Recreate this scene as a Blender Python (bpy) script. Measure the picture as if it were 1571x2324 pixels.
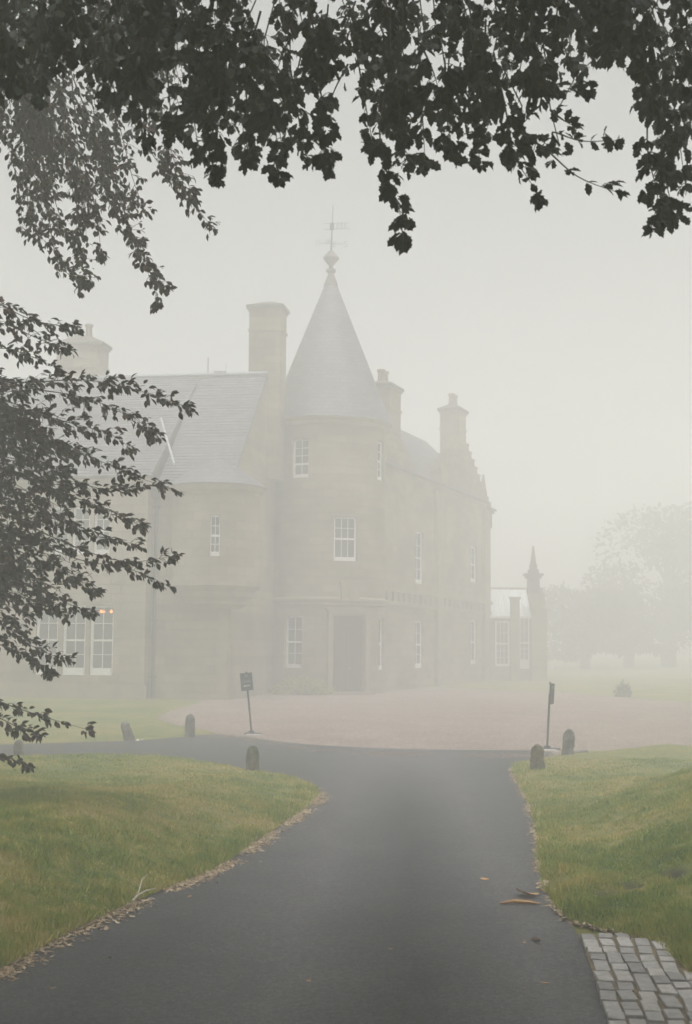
import bpy, bmesh, math, random
import numpy as np
from mathutils import Vector, Matrix

# ------------------------------------------------------------------ camera, sky, sun, exposure
S = bpy.context.scene
for o in list(bpy.data.objects):
    bpy.data.objects.remove(o)
PW, PH, FPX = 1571.0, 2324.0, 3097.0          # pixel grid used to read the photograph
CAMZ = 2.2
PITCH = math.atan((1475 - 1162) / FPX)
ROLL = math.radians(0.5)
cam_d = bpy.data.cameras.new('camera')
cam = bpy.data.objects.new('camera', cam_d)
S.collection.objects.link(cam)
S.camera = cam
cam_d.sensor_fit = 'VERTICAL'
cam_d.sensor_height = 36.0
cam_d.lens = FPX / PH * 36.0
cam_d.clip_start = 0.1
cam_d.clip_end = 1000.0
cam_d.dof.use_dof = True
cam_d.dof.focus_distance = 36.0
cam_d.dof.aperture_fstop = 5.0
cam.location = (0, 0, CAMZ)
CR = Matrix.Rotation(math.pi / 2 + PITCH, 3, 'X') @ Matrix.Rotation(ROLL, 3, 'Z')
cam.rotation_euler = CR.to_euler()

SUN_EL, SUN_AZ = math.radians(78), math.radians(172)     # azimuth measured from +Y towards +X
W = bpy.data.worlds.new('World')
S.world = W
W.use_nodes = True
nt = W.node_tree
nt.nodes.clear()
sky = nt.nodes.new('ShaderNodeTexSky')
sky.sky_type = 'NISHITA'
sky.sun_disc = False
sky.sun_elevation = SUN_EL
sky.sun_rotation = SUN_AZ
sky.air_density = 1.0
sky.dust_density = 6.0
sky.ozone_density = 1.0
hs = nt.nodes.new('ShaderNodeHueSaturation')
hs.inputs['Saturation'].default_value = 0.06
bg = nt.nodes.new('ShaderNodeBackground')
bg.inputs['Strength'].default_value = 0.07
wo = nt.nodes.new('ShaderNodeOutputWorld')
nt.links.new(sky.outputs[0], hs.inputs['Color'])
nt.links.new(hs.outputs[0], bg.inputs['Color'])
nt.links.new(bg.outputs[0], wo.inputs['Surface'])

sun_d = bpy.data.lights.new('sun', 'SUN')
sun_d.energy = 1.5
sun_d.angle = math.radians(40)
sun_d.color = (1.0, 0.995, 0.98)
sun = bpy.data.objects.new('sun', sun_d)
S.collection.objects.link(sun)
sdir = Vector((math.sin(SUN_AZ) * math.cos(SUN_EL), math.cos(SUN_AZ) * math.cos(SUN_EL), math.sin(SUN_EL)))
sun.rotation_euler = (-sdir).to_track_quat('-Z', 'Y').to_euler()
sun.location = (0, 0, 60)

S.view_settings.view_transform = 'Standard'
S.view_settings.look = 'None'
S.view_settings.gamma = 1.0
S.view_settings.exposure = 1.45
S.view_settings.use_curve_mapping = False
S.cycles.max_bounces = 12
S.cycles.volume_bounces = 8
S.cycles.diffuse_bounces = 3
S.cycles.glossy_bounces = 3
S.cycles.transparent_max_bounces = 12
S.cycles.use_denoising = True

FOG_DENSITY = 0.0212

# ------------------------------------------------------------------ helpers
rnd = random.Random(7)
rng = np.random.default_rng(7)
COL = S.collection


def ray(u, v):
    """direction of the pixel, scaled so that its y component is 1"""
    d = CR @ Vector(((u - PW / 2) / FPX, (PH / 2 - v) / FPX, -1.0))
    return d / d.y


def at(u, v, D):
    d = ray(u, v)
    return Vector((d.x * D, D, CAMZ + d.z * D))


def sstep(a, b, x):
    t = min(1.0, max(0.0, (x - a) / (b - a)))
    return t * t * (3 - 2 * t)


def gh(x, y):
    """height of the bare ground"""
    z = 0.40 * sstep(28, 51, y)
    if y > 52:
        z += 0.012 * (min(y, 150) - 52)
    return z


def on_ground(u, v):
    d = ray(u, v)
    D = 6.0
    while D < 180:
        if CAMZ + d.z * D <= gh(d.x * D, D):
            break
        D += 0.05
    return Vector((d.x * D, D, gh(d.x * D, D)))


def tag(o, label=None, cat=None, group=None, kind=None):
    if label: o['label'] = label
    if cat: o['category'] = cat
    if group: o['group'] = group
    if kind: o['kind'] = kind
    return o


def empty(name, loc=(0, 0, 0)):
    o = bpy.data.objects.new(name, None)
    COL.objects.link(o)
    o.location = loc
    o.empty_display_size = 0.2
    return o


def link(name, me, parent=None):
    o = bpy.data.objects.new(name, me)
    COL.objects.link(o)
    if parent is not None:
        o.parent = parent
    return o


class MB:
    """collects geometry in world coordinates"""
    def __init__(s):
        s.v, s.f, s.m = [], [], []

    def poly(s, pts, mi=0):
        i = len(s.v)
        s.v += [tuple(p) for p in pts]
        s.f.append(tuple(range(i, i + len(pts))))
        s.m.append(mi)

    def box(s, o, ax, ay, az, mi=0):
        """corner o and three edge vectors"""
        o, ax, ay, az = map(Vector, (o, ax, ay, az))
        p = [o, o + ax, o + ax + ay, o + ay]
        p += [q + az for q in p]
        i = len(s.v)
        s.v += [tuple(q) for q in p]
        fs = [(3, 2, 1, 0), (4, 5, 6, 7), (0, 1, 5, 4), (1, 2, 6, 5), (2, 3, 7, 6), (3, 0, 4, 7)]
        if ax.cross(ay).dot(az) < 0:
            fs = [f[::-1] for f in fs]
        s.f += [tuple(i + k for k in f) for f in fs]
        s.m += [mi] * 6

    def frustum(s, c0, r0, c1, r1, n=8, caps=True, mi=0):
        c0, c1 = Vector(c0), Vector(c1)
        d = (c1 - c0).normalized()
        a = d.orthogonal().normalized()
        b = d.cross(a)
        i = len(s.v)
        for c, r in ((c0, r0), (c1, r1)):
            for k in range(n):
                t = 2 * math.pi * k / n
                s.v.append(tuple(c + (a * math.cos(t) + b * math.sin(t)) * r))
        for k in range(n):
            k2 = (k + 1) % n
            s.f.append((i + k, i + k2, i + n + k2, i + n + k)); s.m.append(mi)
        if caps:
            s.f.append(tuple(i + k for k in range(n))[::-1]); s.m.append(mi)
            s.f.append(tuple(i + n + k for k in range(n))); s.m.append(mi)

    def tube(s, pts, rad, n=6, mi=0):
        pts = [Vector(p) for p in pts]
        i = len(s.v)
        prev = None
        for k, p in enumerate(pts):
            d = (pts[min(k + 1, len(pts) - 1)] - pts[max(k - 1, 0)])
            d = d.normalized() if d.length > 1e-9 else Vector((0, 0, 1))
            a = d.orthogonal().normalized() if prev is None else (prev - d * prev.dot(d)).normalized()
            prev = a
            b = d.cross(a)
            r = rad[k] if isinstance(rad, (list, tuple)) else rad
            for j in range(n):
                t = 2 * math.pi * j / n
                s.v.append(tuple(p + (a * math.cos(t) + b * math.sin(t)) * r))
        for k in range(len(pts) - 1):
            for j in range(n):
                j2 = (j + 1) % n
                s.f.append((i + k * n + j, i + k * n + j2, i + (k + 1) * n + j2, i + (k + 1) * n + j)); s.m.append(mi)
        s.f.append(tuple(i + j for j in range(n))[::-1]); s.m.append(mi)
        e = i + (len(pts) - 1) * n
        s.f.append(tuple(e + j for j in range(n))); s.m.append(mi)

    def lathe(s, c, prof, n=24, mi=0):
        """profile of (radius, z) about the vertical through c"""
        c = Vector(c)
        i = len(s.v)
        for r, z in prof:
            for k in range(n):
                t = 2 * math.pi * k / n
                s.v.append((c.x + r * math.cos(t), c.y + r * math.sin(t), c.z + z))
        for q in range(len(prof) - 1):
            for k in range(n):
                k2 = (k + 1) % n
                s.f.append((i + q * n + k, i + q * n + k2, i + (q + 1) * n + k2, i + (q + 1) * n + k)); s.m.append(mi)
        s.f.append(tuple(i + k for k in range(n))[::-1]); s.m.append(mi)
        e = i + (len(prof) - 1) * n
        s.f.append(tuple(e + k for k in range(n))); s.m.append(mi)

    def build(s, name, mats, parent=None, smooth=False):
        me = bpy.data.meshes.new(name)
        me.from_pydata(s.v, [], s.f)
        if not isinstance(mats, (list, tuple)):
            mats = [mats]
        for m in mats:
            me.materials.append(m)
        me.polygons.foreach_set('material_index', s.m)
        me.polygons.foreach_set('use_smooth', [smooth] * len(s.f))
        me.update()
        o = link(name, me)
        if parent is not None:
            o.parent = parent
            o.matrix_parent_inverse = Matrix.Translation(-parent.location)
        return o


def tri_mesh(name, V, F, mats, mi=None):
    """fast mesh from numpy arrays (all faces with the same count of corners)"""
    me = bpy.data.meshes.new(name)
    n, k = F.shape
    me.vertices.add(len(V)); me.vertices.foreach_set('co', V.astype(np.float32).ravel())
    me.loops.add(n * k); me.loops.foreach_set('vertex_index', F.astype(np.int32).ravel())
    me.polygons.add(n)
    me.polygons.foreach_set('loop_start', np.arange(0, n * k, k, dtype=np.int32))
    for m in mats: me.materials.append(m)
    if mi is not None:
        me.polygons.foreach_set('material_index', mi.astype(np.int32))
    me.update(calc_edges=True)
    me.validate()
    return me


# ------------------------------------------------------------------ materials
def new_mat(name):
    m = bpy.data.materials.new(name)
    m.use_nodes = True
    n = m.node_tree
    b = n.nodes['Principled BSDF']
    return m, n, b


def ramp(n, fac, stops):
    r = n.nodes.new('ShaderNodeValToRGB')
    e = r.color_ramp.elements
    while len(e) < len(stops): e.new(0.5)
    for q, (p, c) in zip(e, stops):
        q.position = p
        q.color = (*c, 1)
    n.links.new(fac, r.inputs['Fac'])
    return r.outputs['Color']


def noise(n, scale, detail=4, rough=0.6, vec=None):
    t = n.nodes.new('ShaderNodeTexNoise')
    t.inputs['Scale'].default_value = scale
    t.inputs['Detail'].default_value = detail
    t.inputs['Roughness'].default_value = rough
    if vec is None:
        g = n.nodes.new('ShaderNodeNewGeometry')
        vec = g.outputs['Position']
    n.links.new(vec, t.inputs['Vector'])
    return t.outputs['Fac']


def mix(n, fac, a, b, mode='MIX'):
    m = n.nodes.new('ShaderNodeMix')
    m.data_type = 'RGBA'
    m.blend_type = mode
    if isinstance(fac, (int, float)): m.inputs['Factor'].default_value = fac
    else: n.links.new(fac, m.inputs['Factor'])
    for sock, c in (('A', a), ('B', b)):
        s = [i for i in m.inputs if i.name == sock and i.type == 'RGBA'][0]
        if isinstance(c, tuple): s.default_value = (*c, 1)
        else: n.links.new(c, s)
    return [i for i in m.outputs if i.type == 'RGBA'][0]


def mth(n, op, a, b=0.0, clamp=False):
    m = n.nodes.new('ShaderNodeMath')
    m.operation = op
    m.use_clamp = clamp
    for i, c in enumerate((a, b)):
        if isinstance(c, (int, float)): m.inputs[i].default_value = c
        else: n.links.new(c, m.inputs[i])
    return m.outputs[0]


def bump(n, b, h, dist, strength=1.0):
    k = n.nodes.new('ShaderNodeBump')
    k.inputs['Distance'].default_value = dist
    k.inputs['Strength'].default_value = strength
    n.links.new(h, k.inputs['Height'])
    n.links.new(k.outputs[0], b.inputs['Normal'])


def plain(name, col, rough=0.7, var=0.25, scale=6.0, metallic=0.0, bmp=0.0):
    m, n, b = new_mat(name)
    f = noise(n, scale)
    c0 = tuple(c * (1 - var) for c in col)
    c1 = tuple(min(1, c * (1 + var)) for c in col)
    n.links.new(ramp(n, f, [(0.3, c0), (0.7, c1)]), b.inputs['Base Color'])
    b.inputs['Roughness'].default_value = rough
    b.inputs['Metallic'].default_value = metallic
    if bmp: bump(n, b, noise(n, scale * 5), bmp)
    return m


def sandstone(name, block=(0.75, 0.32), rot=0.0, col=(0.34, 0.285, 0.205)):
    m, n, b = new_mat(name)
    g = n.nodes.new('ShaderNodeNewGeometry')
    sep = n.nodes.new('ShaderNodeSeparateXYZ')
    n.links.new(g.outputs['Position'], sep.inputs[0])
    x = mth(n, 'ADD', mth(n, 'MULTIPLY', sep.outputs[0], math.cos(rot)), mth(n, 'MULTIPLY', sep.outputs[1], math.sin(rot)))
    cmb = n.nodes.new('ShaderNodeCombineXYZ')
    n.links.new(x, cmb.inputs[0]); n.links.new(sep.outputs[2], cmb.inputs[1])
    br = n.nodes.new('ShaderNodeTexBrick')
    br.inputs['Scale'].default_value = 1.0
    br.inputs['Brick Width'].default_value = block[0]
    br.inputs['Row Height'].default_value = block[1]
    br.inputs['Mortar Size'].default_value = 0.012
    br.inputs['Mortar Smooth'].default_value = 0.4
    br.inputs['Color1'].default_value = (*[c * 0.82 for c in col], 1)
    br.inputs['Color2'].default_value = (*[min(1, c * 1.18) for c in col], 1)
    br.inputs['Mortar'].default_value = (*[c * 0.7 for c in col], 1)
    n.links.new(cmb.outputs[0], br.inputs['Vector'])
    st = ramp(n, noise(n, 0.6, 5), [(0.35, (0.62, 0.60, 0.60)), (0.65, (1.0, 1.0, 1.0))])
    n.links.new(mix(n, 1.0, br.outputs['Color'], st, 'MULTIPLY'), b.inputs['Base Color'])
    b.inputs['Roughness'].default_value = 0.9
    h = mth(n, 'ADD', mth(n, 'MULTIPLY', br.outputs['Fac'], -1.0), mth(n, 'MULTIPLY', noise(n, 14), 0.6))
    bump(n, b, h, 0.012)
    return m


def slate_mat(name, rot=0.0):
    m, n, b = new_mat(name)
    g = n.nodes.new('ShaderNodeNewGeometry')
    sep = n.nodes.new('ShaderNodeSeparateXYZ')
    n.links.new(g.outputs['Position'], sep.inputs[0])
    x = mth(n, 'ADD', mth(n, 'MULTIPLY', sep.outputs[0], math.cos(rot)), mth(n, 'MULTIPLY', sep.outputs[1], math.sin(rot)))
    cmb = n.nodes.new('ShaderNodeCombineXYZ')
    n.links.new(x, cmb.inputs[0]); n.links.new(sep.outputs[2], cmb.inputs[1])
    br = n.nodes.new('ShaderNodeTexBrick')
    br.inputs['Scale'].default_value = 1.0
    br.inputs['Brick Width'].default_value = 0.28
    br.inputs['Row Height'].default_value = 0.17
    br.inputs['Mortar Size'].default_value = 0.012
    br.inputs['Color1'].default_value = (0.10, 0.10, 0.11, 1)
    br.inputs['Color2'].default_value = (0.17, 0.165, 0.17, 1)
    br.inputs['Mortar'].default_value = (0.05, 0.05, 0.055, 1)
    n.links.new(cmb.outputs[0], br.inputs['Vector'])
    n.links.new(br.outputs['Color'], b.inputs['Base Color'])
    b.inputs['Roughness'].default_value = 0.55
    bump(n, b, mth(n, 'MULTIPLY', br.outputs['Fac'], -1.0), 0.015)
    return m


def grass_mat(name, blade=False):
    m, n, b = new_mat(name)
    f1 = noise(n, 0.55, 3)
    f2 = noise(n, 5.0, 5, 0.65)
    f3 = noise(n, 60.0, 3, 0.7)
    f = mth(n, 'ADD', mth(n, 'MULTIPLY', f1, 0.45), mth(n, 'ADD', mth(n, 'MULTIPLY', f2, 0.45), mth(n, 'MULTIPLY', f3, 0.30)))
    c = ramp(n, f, [(0.42, (0.060, 0.125, 0.015)), (0.52, (0.170, 0.250, 0.030)), (0.60, (0.300, 0.320, 0.052)),
                    (0.69, (0.480, 0.400, 0.140))])
    if not blade:
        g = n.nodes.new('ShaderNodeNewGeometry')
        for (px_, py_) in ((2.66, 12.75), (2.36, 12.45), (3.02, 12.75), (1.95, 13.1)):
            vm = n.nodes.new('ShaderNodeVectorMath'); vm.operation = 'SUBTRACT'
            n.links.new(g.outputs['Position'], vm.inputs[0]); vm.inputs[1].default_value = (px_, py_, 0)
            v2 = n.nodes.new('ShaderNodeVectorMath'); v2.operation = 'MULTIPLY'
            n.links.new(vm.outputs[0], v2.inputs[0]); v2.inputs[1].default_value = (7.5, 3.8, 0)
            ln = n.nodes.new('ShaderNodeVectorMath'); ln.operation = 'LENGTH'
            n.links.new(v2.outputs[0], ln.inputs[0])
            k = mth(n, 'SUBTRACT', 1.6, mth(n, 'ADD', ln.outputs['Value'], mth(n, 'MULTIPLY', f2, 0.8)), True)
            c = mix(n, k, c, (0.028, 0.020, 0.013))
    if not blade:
        c = mix(n, 1.0, c, (0.60, 0.58, 0.62), 'MULTIPLY')  # darkens the turf colour in place of the shade between blades
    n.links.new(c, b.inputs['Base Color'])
    b.inputs['Roughness'].default_value = 0.55 if blade else 0.85
    b.inputs['Specular IOR Level'].default_value = 0.35
    if blade:
        tr = n.nodes.new('ShaderNodeBsdfTranslucent')
        n.links.new(c, tr.inputs['Color'])
        ms = n.nodes.new('ShaderNodeMixShader')
        ms.inputs[0].default_value = 0.3
        n.links.new(b.outputs[0], ms.inputs[1]); n.links.new(tr.outputs[0], ms.inputs[2])
        n.links.new(ms.outputs[0], n.nodes['Material Output'].inputs['Surface'])
    else:
        bump(n, b, mth(n, 'ADD', f3, noise(n, 180, 2)), 0.02)
    return m


def asphalt_mat():
    m, n, b = new_mat('asphalt')
    g = n.nodes.new('ShaderNodeNewGeometry')
    sep = n.nodes.new('ShaderNodeSeparateXYZ')
    n.links.new(g.outputs['Position'], sep.inputs[0])
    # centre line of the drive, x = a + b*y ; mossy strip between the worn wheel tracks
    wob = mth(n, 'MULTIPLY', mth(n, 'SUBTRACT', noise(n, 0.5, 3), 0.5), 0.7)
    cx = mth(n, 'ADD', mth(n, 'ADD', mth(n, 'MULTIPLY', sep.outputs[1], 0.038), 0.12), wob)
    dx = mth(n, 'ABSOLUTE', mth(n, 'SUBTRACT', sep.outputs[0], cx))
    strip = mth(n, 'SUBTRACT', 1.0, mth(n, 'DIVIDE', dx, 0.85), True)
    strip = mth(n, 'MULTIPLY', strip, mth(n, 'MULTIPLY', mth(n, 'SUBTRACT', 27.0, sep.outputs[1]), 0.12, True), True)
    edge = mth(n, 'MULTIPLY', mth(n, 'SUBTRACT', dx, 0.85), 0.9, True)  # mossy sides, widened inward to paint in the canopy's shade
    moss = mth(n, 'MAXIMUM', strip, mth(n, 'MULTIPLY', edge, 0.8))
    base = ramp(n, noise(n, 70, 4, 0.85), [(0.36, (0.020, 0.021, 0.025)), (0.52, (0.062, 0.061, 0.066)), (0.66, (0.22, 0.215, 0.21))])
    patch = ramp(n, noise(n, 1.3, 4), [(0.35, (0.80, 0.80, 0.82)), (0.65, (1.0, 1.0, 1.0))])
    base = mix(n, 1.0, base, patch, 'MULTIPLY')
    base = mix(n, 1.0, base, ramp(n, noise(n, 24, 3, 0.8), [(0.38, (0.42, 0.42, 0.44)), (0.62, (1.5, 1.49, 1.45))]), 'MULTIPLY')
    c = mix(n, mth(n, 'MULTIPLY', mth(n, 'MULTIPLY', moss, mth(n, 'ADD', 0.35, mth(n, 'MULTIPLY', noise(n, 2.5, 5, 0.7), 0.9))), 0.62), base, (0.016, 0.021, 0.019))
    n.links.new(c, b.inputs['Base Color'])
    ro = mth(n, 'ADD', 0.52, mth(n, 'MULTIPLY', moss, 0.35))
    n.links.new(ro, b.inputs['Roughness'])
    b.inputs['Specular IOR Level'].default_value = 0.45
    bump(n, b, mth(n, 'ADD', noise(n, 150, 3, 0.7), mth(n, 'MULTIPLY', noise(n, 12, 3), 0.6)), 0.012)
    return m


def gravel_mat():
    m, n, b = new_mat('gravel')
    v = n.nodes.new('ShaderNodeTexVoronoi')
    v.inputs['Scale'].default_value = 22.0
    g = n.nodes.new('ShaderNodeNewGeometry')
    n.links.new(g.outputs['Position'], v.inputs['Vector'])
    sp = n.nodes.new('ShaderNodeSeparateColor')
    n.links.new(v.outputs['Color'], sp.inputs[0])
    c = ramp(n, sp.outputs[0], [(0.0, (0.10, 0.070, 0.055)), (0.35, (0.21, 0.150, 0.120)), (0.7, (0.30, 0.225, 0.18)), (1.0, (0.42, 0.36, 0.32))])
    p = ramp(n, noise(n, 0.5, 4), [(0.35, (0.75, 0.72, 0.70)), (0.65, (1.0, 1.0, 1.0))])
    n.links.new(mix(n, 1.0, c, p, 'MULTIPLY'), b.inputs['Base Color'])
    b.inputs['Roughness'].default_value = 0.85
    bump(n, b, mth(n, 'MULTIPLY', v.outputs['Distance'], -1.0), 0.03)
    return m


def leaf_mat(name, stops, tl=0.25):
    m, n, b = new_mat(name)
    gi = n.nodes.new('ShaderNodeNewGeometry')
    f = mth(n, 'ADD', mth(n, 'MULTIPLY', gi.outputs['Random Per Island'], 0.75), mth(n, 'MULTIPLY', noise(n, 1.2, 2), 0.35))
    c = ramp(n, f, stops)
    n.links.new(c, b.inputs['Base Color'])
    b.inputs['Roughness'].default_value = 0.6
    b.inputs['Specular IOR Level'].default_value = 0.15
    tr = n.nodes.new('ShaderNodeBsdfTranslucent')
    n.links.new(c, tr.inputs['Color'])
    ms = n.nodes.new('ShaderNodeMixShader')
    ms.inputs[0].default_value = tl
    n.links.new(b.outputs[0], ms.inputs[1]); n.links.new(tr.outputs[0], ms.inputs[2])
    n.links.new(ms.outputs[0], n.nodes['Material Output'].inputs['Surface'])
    return m


def glass_mat():
    m, n, b = new_mat('window_glass')
    n.nodes.remove(b)
    gl = n.nodes.new('ShaderNodeBsdfGlossy')
    gl.inputs['Roughness'].default_value = 0.04
    tr = n.nodes.new('ShaderNodeBsdfTransparent')
    tr.inputs['Color'].default_value = (0.75, 0.8, 0.8, 1)
    fr = n.nodes.new('ShaderNodeFresnel')
    fr.inputs['IOR'].default_value = 1.5
    ms = n.nodes.new('ShaderNodeMixShader')
    n.links.new(fr.outputs[0], ms.inputs[0])
    n.links.new(tr.outputs[0], ms.inputs[1]); n.links.new(gl.outputs[0], ms.inputs[2])
    n.links.new(ms.outputs[0], n.nodes['Material Output'].inputs['Surface'])
    return m


def emit_mat(name, col, st):
    m, n, b = new_mat(name)
    b.inputs['Emission Color'].default_value = (*col, 1)
    b.inputs['Emission Strength'].default_value = st
    return m


YAW = math.radians(10)
M_STONE = sandstone('sandstone_ashlar', rot=-YAW)
M_STONE_T = sandstone('sandstone_tower', block=(0.6, 0.32))
M_STONE_R = sandstone('sandstone_wing', rot=math.radians(69))
M_TRIM = plain('dressed_sandstone', (0.29, 0.245, 0.18), 0.9, 0.2, 2.0, bmp=0.01)
M_COPE = plain('weathered_coping', (0.12, 0.108, 0.085), 0.9, 0.3, 3.0)
M_SLATE = slate_mat('slate', -YAW)
M_SLATE_C = slate_mat('slate_cone', 0.0)
M_WHITE = plain('white_paint', (0.80, 0.80, 0.78), 0.5, 0.05)
M_GLASS = glass_mat()
M_DOOR = plain('dark_door_paint', (0.045, 0.028, 0.024), 0.5, 0.2)
M_LEAD = plain('lead', (0.30, 0.31, 0.33), 0.55, 0.2)
M_LEADW = plain('pale_lead', (0.42, 0.43, 0.44), 0.5, 0.1)
M_IRON = plain('black_iron', (0.03, 0.033, 0.04), 0.5, 0.2)
M_POT = plain('clay_pot', (0.20, 0.15, 0.10), 0.85, 0.2)
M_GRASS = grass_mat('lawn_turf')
M_BLADE = grass_mat('grass_blade', True)
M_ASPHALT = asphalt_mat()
M_GRAVEL = gravel_mat()
M_SETT, n_, b_ = new_mat('granite_sett')
oi_ = n_.nodes.new('ShaderNodeObjectInfo')
c_ = ramp(n_, oi_.outputs['Random'], [(0.0, (0.25, 0.245, 0.24)), (0.5, (0.36, 0.35, 0.335)), (1.0, (0.45, 0.435, 0.41))])
c_ = mix(n_, 1.0, c_, ramp(n_, noise(n_, 14, 5, 0.7), [(0.3, (0.62, 0.60, 0.57)), (0.6, (1.0, 1.0, 1.0))]), 'MULTIPLY')
n_.links.new(c_, b_.inputs['Base Color'])
b_.inputs['Roughness'].default_value = 0.8
bump(n_, b_, noise(n_, 60, 4, 0.7), 0.008)
M_MOSSJ = plain('joint_soil', (0.15, 0.115, 0.065), 0.95, 0.5, 25.0)
M_BARK = plain('bark', (0.050, 0.045, 0.038), 0.9, 0.4, 8.0, bmp=0.02)
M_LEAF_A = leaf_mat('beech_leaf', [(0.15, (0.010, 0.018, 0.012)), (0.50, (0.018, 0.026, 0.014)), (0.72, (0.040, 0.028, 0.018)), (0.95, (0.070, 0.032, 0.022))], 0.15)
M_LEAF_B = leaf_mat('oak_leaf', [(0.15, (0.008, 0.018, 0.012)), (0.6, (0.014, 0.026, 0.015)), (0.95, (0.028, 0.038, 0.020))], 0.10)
M_LEAF_C = leaf_mat('far_leaf', [(0.2, (0.030, 0.048, 0.022)), (0.9, (0.070, 0.095, 0.040))])
M_SHRUB = leaf_mat('shrub_leaf', [(0.2, (0.20, 0.22, 0.04)), (0.9, (0.50, 0.48, 0.12))])
M_DEAD = leaf_mat('dead_leaf', [(0.2, (0.30, 0.14, 0.05)), (0.6, (0.46, 0.26, 0.11)), (0.95, (0.55, 0.40, 0.22))], 0.1)
M_STRAW = leaf_mat('straw_litter', [(0.1, (0.13, 0.075, 0.04)), (0.5, (0.31, 0.225, 0.135)), (0.95, (0.50, 0.41, 0.28))], 0.1)
M_SLAB = plain('pale_slab', (0.52, 0.50, 0.47), 0.8, 0.15)
M_SIGN = plain('sign_board_black', (0.035, 0.040, 0.050), 0.45, 0.1)
M_SIGNW = plain('sign_print_white', (0.75, 0.77, 0.78), 0.6, 0.05)
M_SIGNG = plain('sign_print_faded', (0.20, 0.23, 0.26), 0.6, 0.1)
M_TWIG = plain('bare_twig', (0.42, 0.37, 0.30), 0.8, 0.2)

# ------------------------------------------------------------------ ground, drive, gravel, lawns
def densify(pts, step, jit=0.0, closed=True, nojit=()):
    out = []
    m = len(pts)
    for i in range(m if closed else m - 1):
        a, b = Vector(pts[i][:2]), Vector(pts[(i + 1) % m][:2])
        L = (b - a).length
        k = max(1, min(60, int(L / step)))
        for j in range(k):
            p = a.lerp(b, j / k)
            if jit and j:
                nrm = Vector((-(b - a).y, (b - a).x)).normalized()
                p = p + nrm * rnd.gauss(0, jit)
            out.append(p)
    return out


def smooth_path(pts, sub=4):
    """Catmull-Rom through the points"""
    P = [Vector(p[:2]) for p in pts]
    out = []
    for i in range(len(P) - 1):
        p0, p1, p2, p3 = P[max(i - 1, 0)], P[i], P[i + 1], P[min(i + 2, len(P) - 1)]
        for k in range(sub):
            t = k / sub
            out.append(0.5 * ((2 * p1) + (p2 - p0) * t + (2 * p0 - 5 * p1 + 4 * p2 - p3) * t * t + (3 * p1 - p0 - 3 * p2 + p3) * t ** 3))
    out.append(P[-1])
    return out


def sheet(name, outline, hfn, mat, cell, parent=None, ybreaks=None, smooth=True):
    """a surface with the given outline, cut into cells and draped on hfn"""
    bm = bmesh.new()
    vs = [bm.verts.new((p.x, p.y, 0)) for p in outline]
    bm.faces.new(vs)
    xs = [p.x for p in outline]; ys = [p.y for p in outline]
    def cut(co, no):
        bmesh.ops.bisect_plane(bm, geom=bm.verts[:] + bm.edges[:] + bm.faces[:], plane_co=co, plane_no=no, dist=1e-5)
    y = min(ys)
    while y < max(ys):
        cut((0, y, 0), (0, 1, 0))
        y += cell * max(1.0, y / 14.0) if y > 0 else cell * 2
    x = min(xs)
    while x < max(xs):
        cut((x, 0, 0), (1, 0, 0))
        x += cell * (1.0 if abs(x) < 8 else 4.0)
    bmesh.ops.triangulate(bm, faces=bm.faces[:])
    for v in bm.verts:
        v.co.z = hfn(v.co.x, v.co.y)
    bmesh.ops.recalc_face_normals(bm, faces=bm.faces[:])
    if sum(f.normal.z for f in bm.faces) < 0:
        bmesh.ops.reverse_faces(bm, faces=bm.faces[:])
    me = bpy.data.meshes.new(name)
    bm.to_mesh(me); bm.free()
    me.materials.append(mat)
    me.polygons.foreach_set('use_smooth', [smooth] * len(me.polygons))
    return link(name, me, parent)


def px_path(pts):
    return [on_ground(u, v) for u, v in pts]


# base ground
m_ = MB()
GX, GY = [-150, -80, -40, -20, -10, 0, 10, 20, 40, 80, 150], [-25, -10, 0, 10, 20] + list(range(27, 53)) + [60, 75, 100, 150, 190]
for i in range(len(GX) - 1):
    for j in range(len(GY) - 1):
        q = [(GX[i], GY[j]), (GX[i + 1], GY[j]), (GX[i + 1], GY[j + 1]), (GX[i], GY[j + 1])]
        m_.poly([(x, y, gh(x, y) - 0.006) for x, y in q])
tag(m_.build('ground', M_GRASS, smooth=True), kind='structure')

left_edge_px = [(-120, 1724), (40, 1725), (180, 1722), (300, 1720), (450, 1733), (570, 1756), (640, 1766), (700, 1782), (722, 1799),
                (708, 1828), (645, 1872), (560, 1930), (470, 1985), (340, 2037), (180, 2112), (40, 2190), (-120, 2270)]
right_edge_px = [(1262, 1716), (1215, 1727), (1168, 1738), (1160, 1748), (1168, 1768), (1190, 1810), (1208, 1855), (1216, 1900), (1222, 1950),
                 (1232, 2010), (1258, 2058), (1292, 2098)]
LE = smooth_path(px_path(left_edge_px), 5)
RE = smooth_path(px_path(right_edge_px), 5)

# gravel forecourt
gr = px_path([(-40, 1686)]) and px_path([(452, 1597), (392, 1611), (352, 1632), (395, 1645), (470, 1658), (500, 1669)])
gr += px_path([(600, 1694), (760, 1714), (900, 1720), (1050, 1722), (1180, 1722), (1262, 1722), (1300, 1716), (1350, 1708), (1520, 1699), (1900, 1690)])
gr += px_path([(1900, 1612), (1560, 1594), (1420, 1583), (1250, 1571), (1080, 1564), (930, 1561), (820, 1558), (640, 1562), (500, 1570)])
sheet('gravel_forecourt', densify(gr, 0.8, 0.05), lambda x, y: gh(x, y) + 0.004, M_GRAVEL, 0.5)
tag(bpy.data.objects['gravel_forecourt'], kind='structure')

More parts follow.
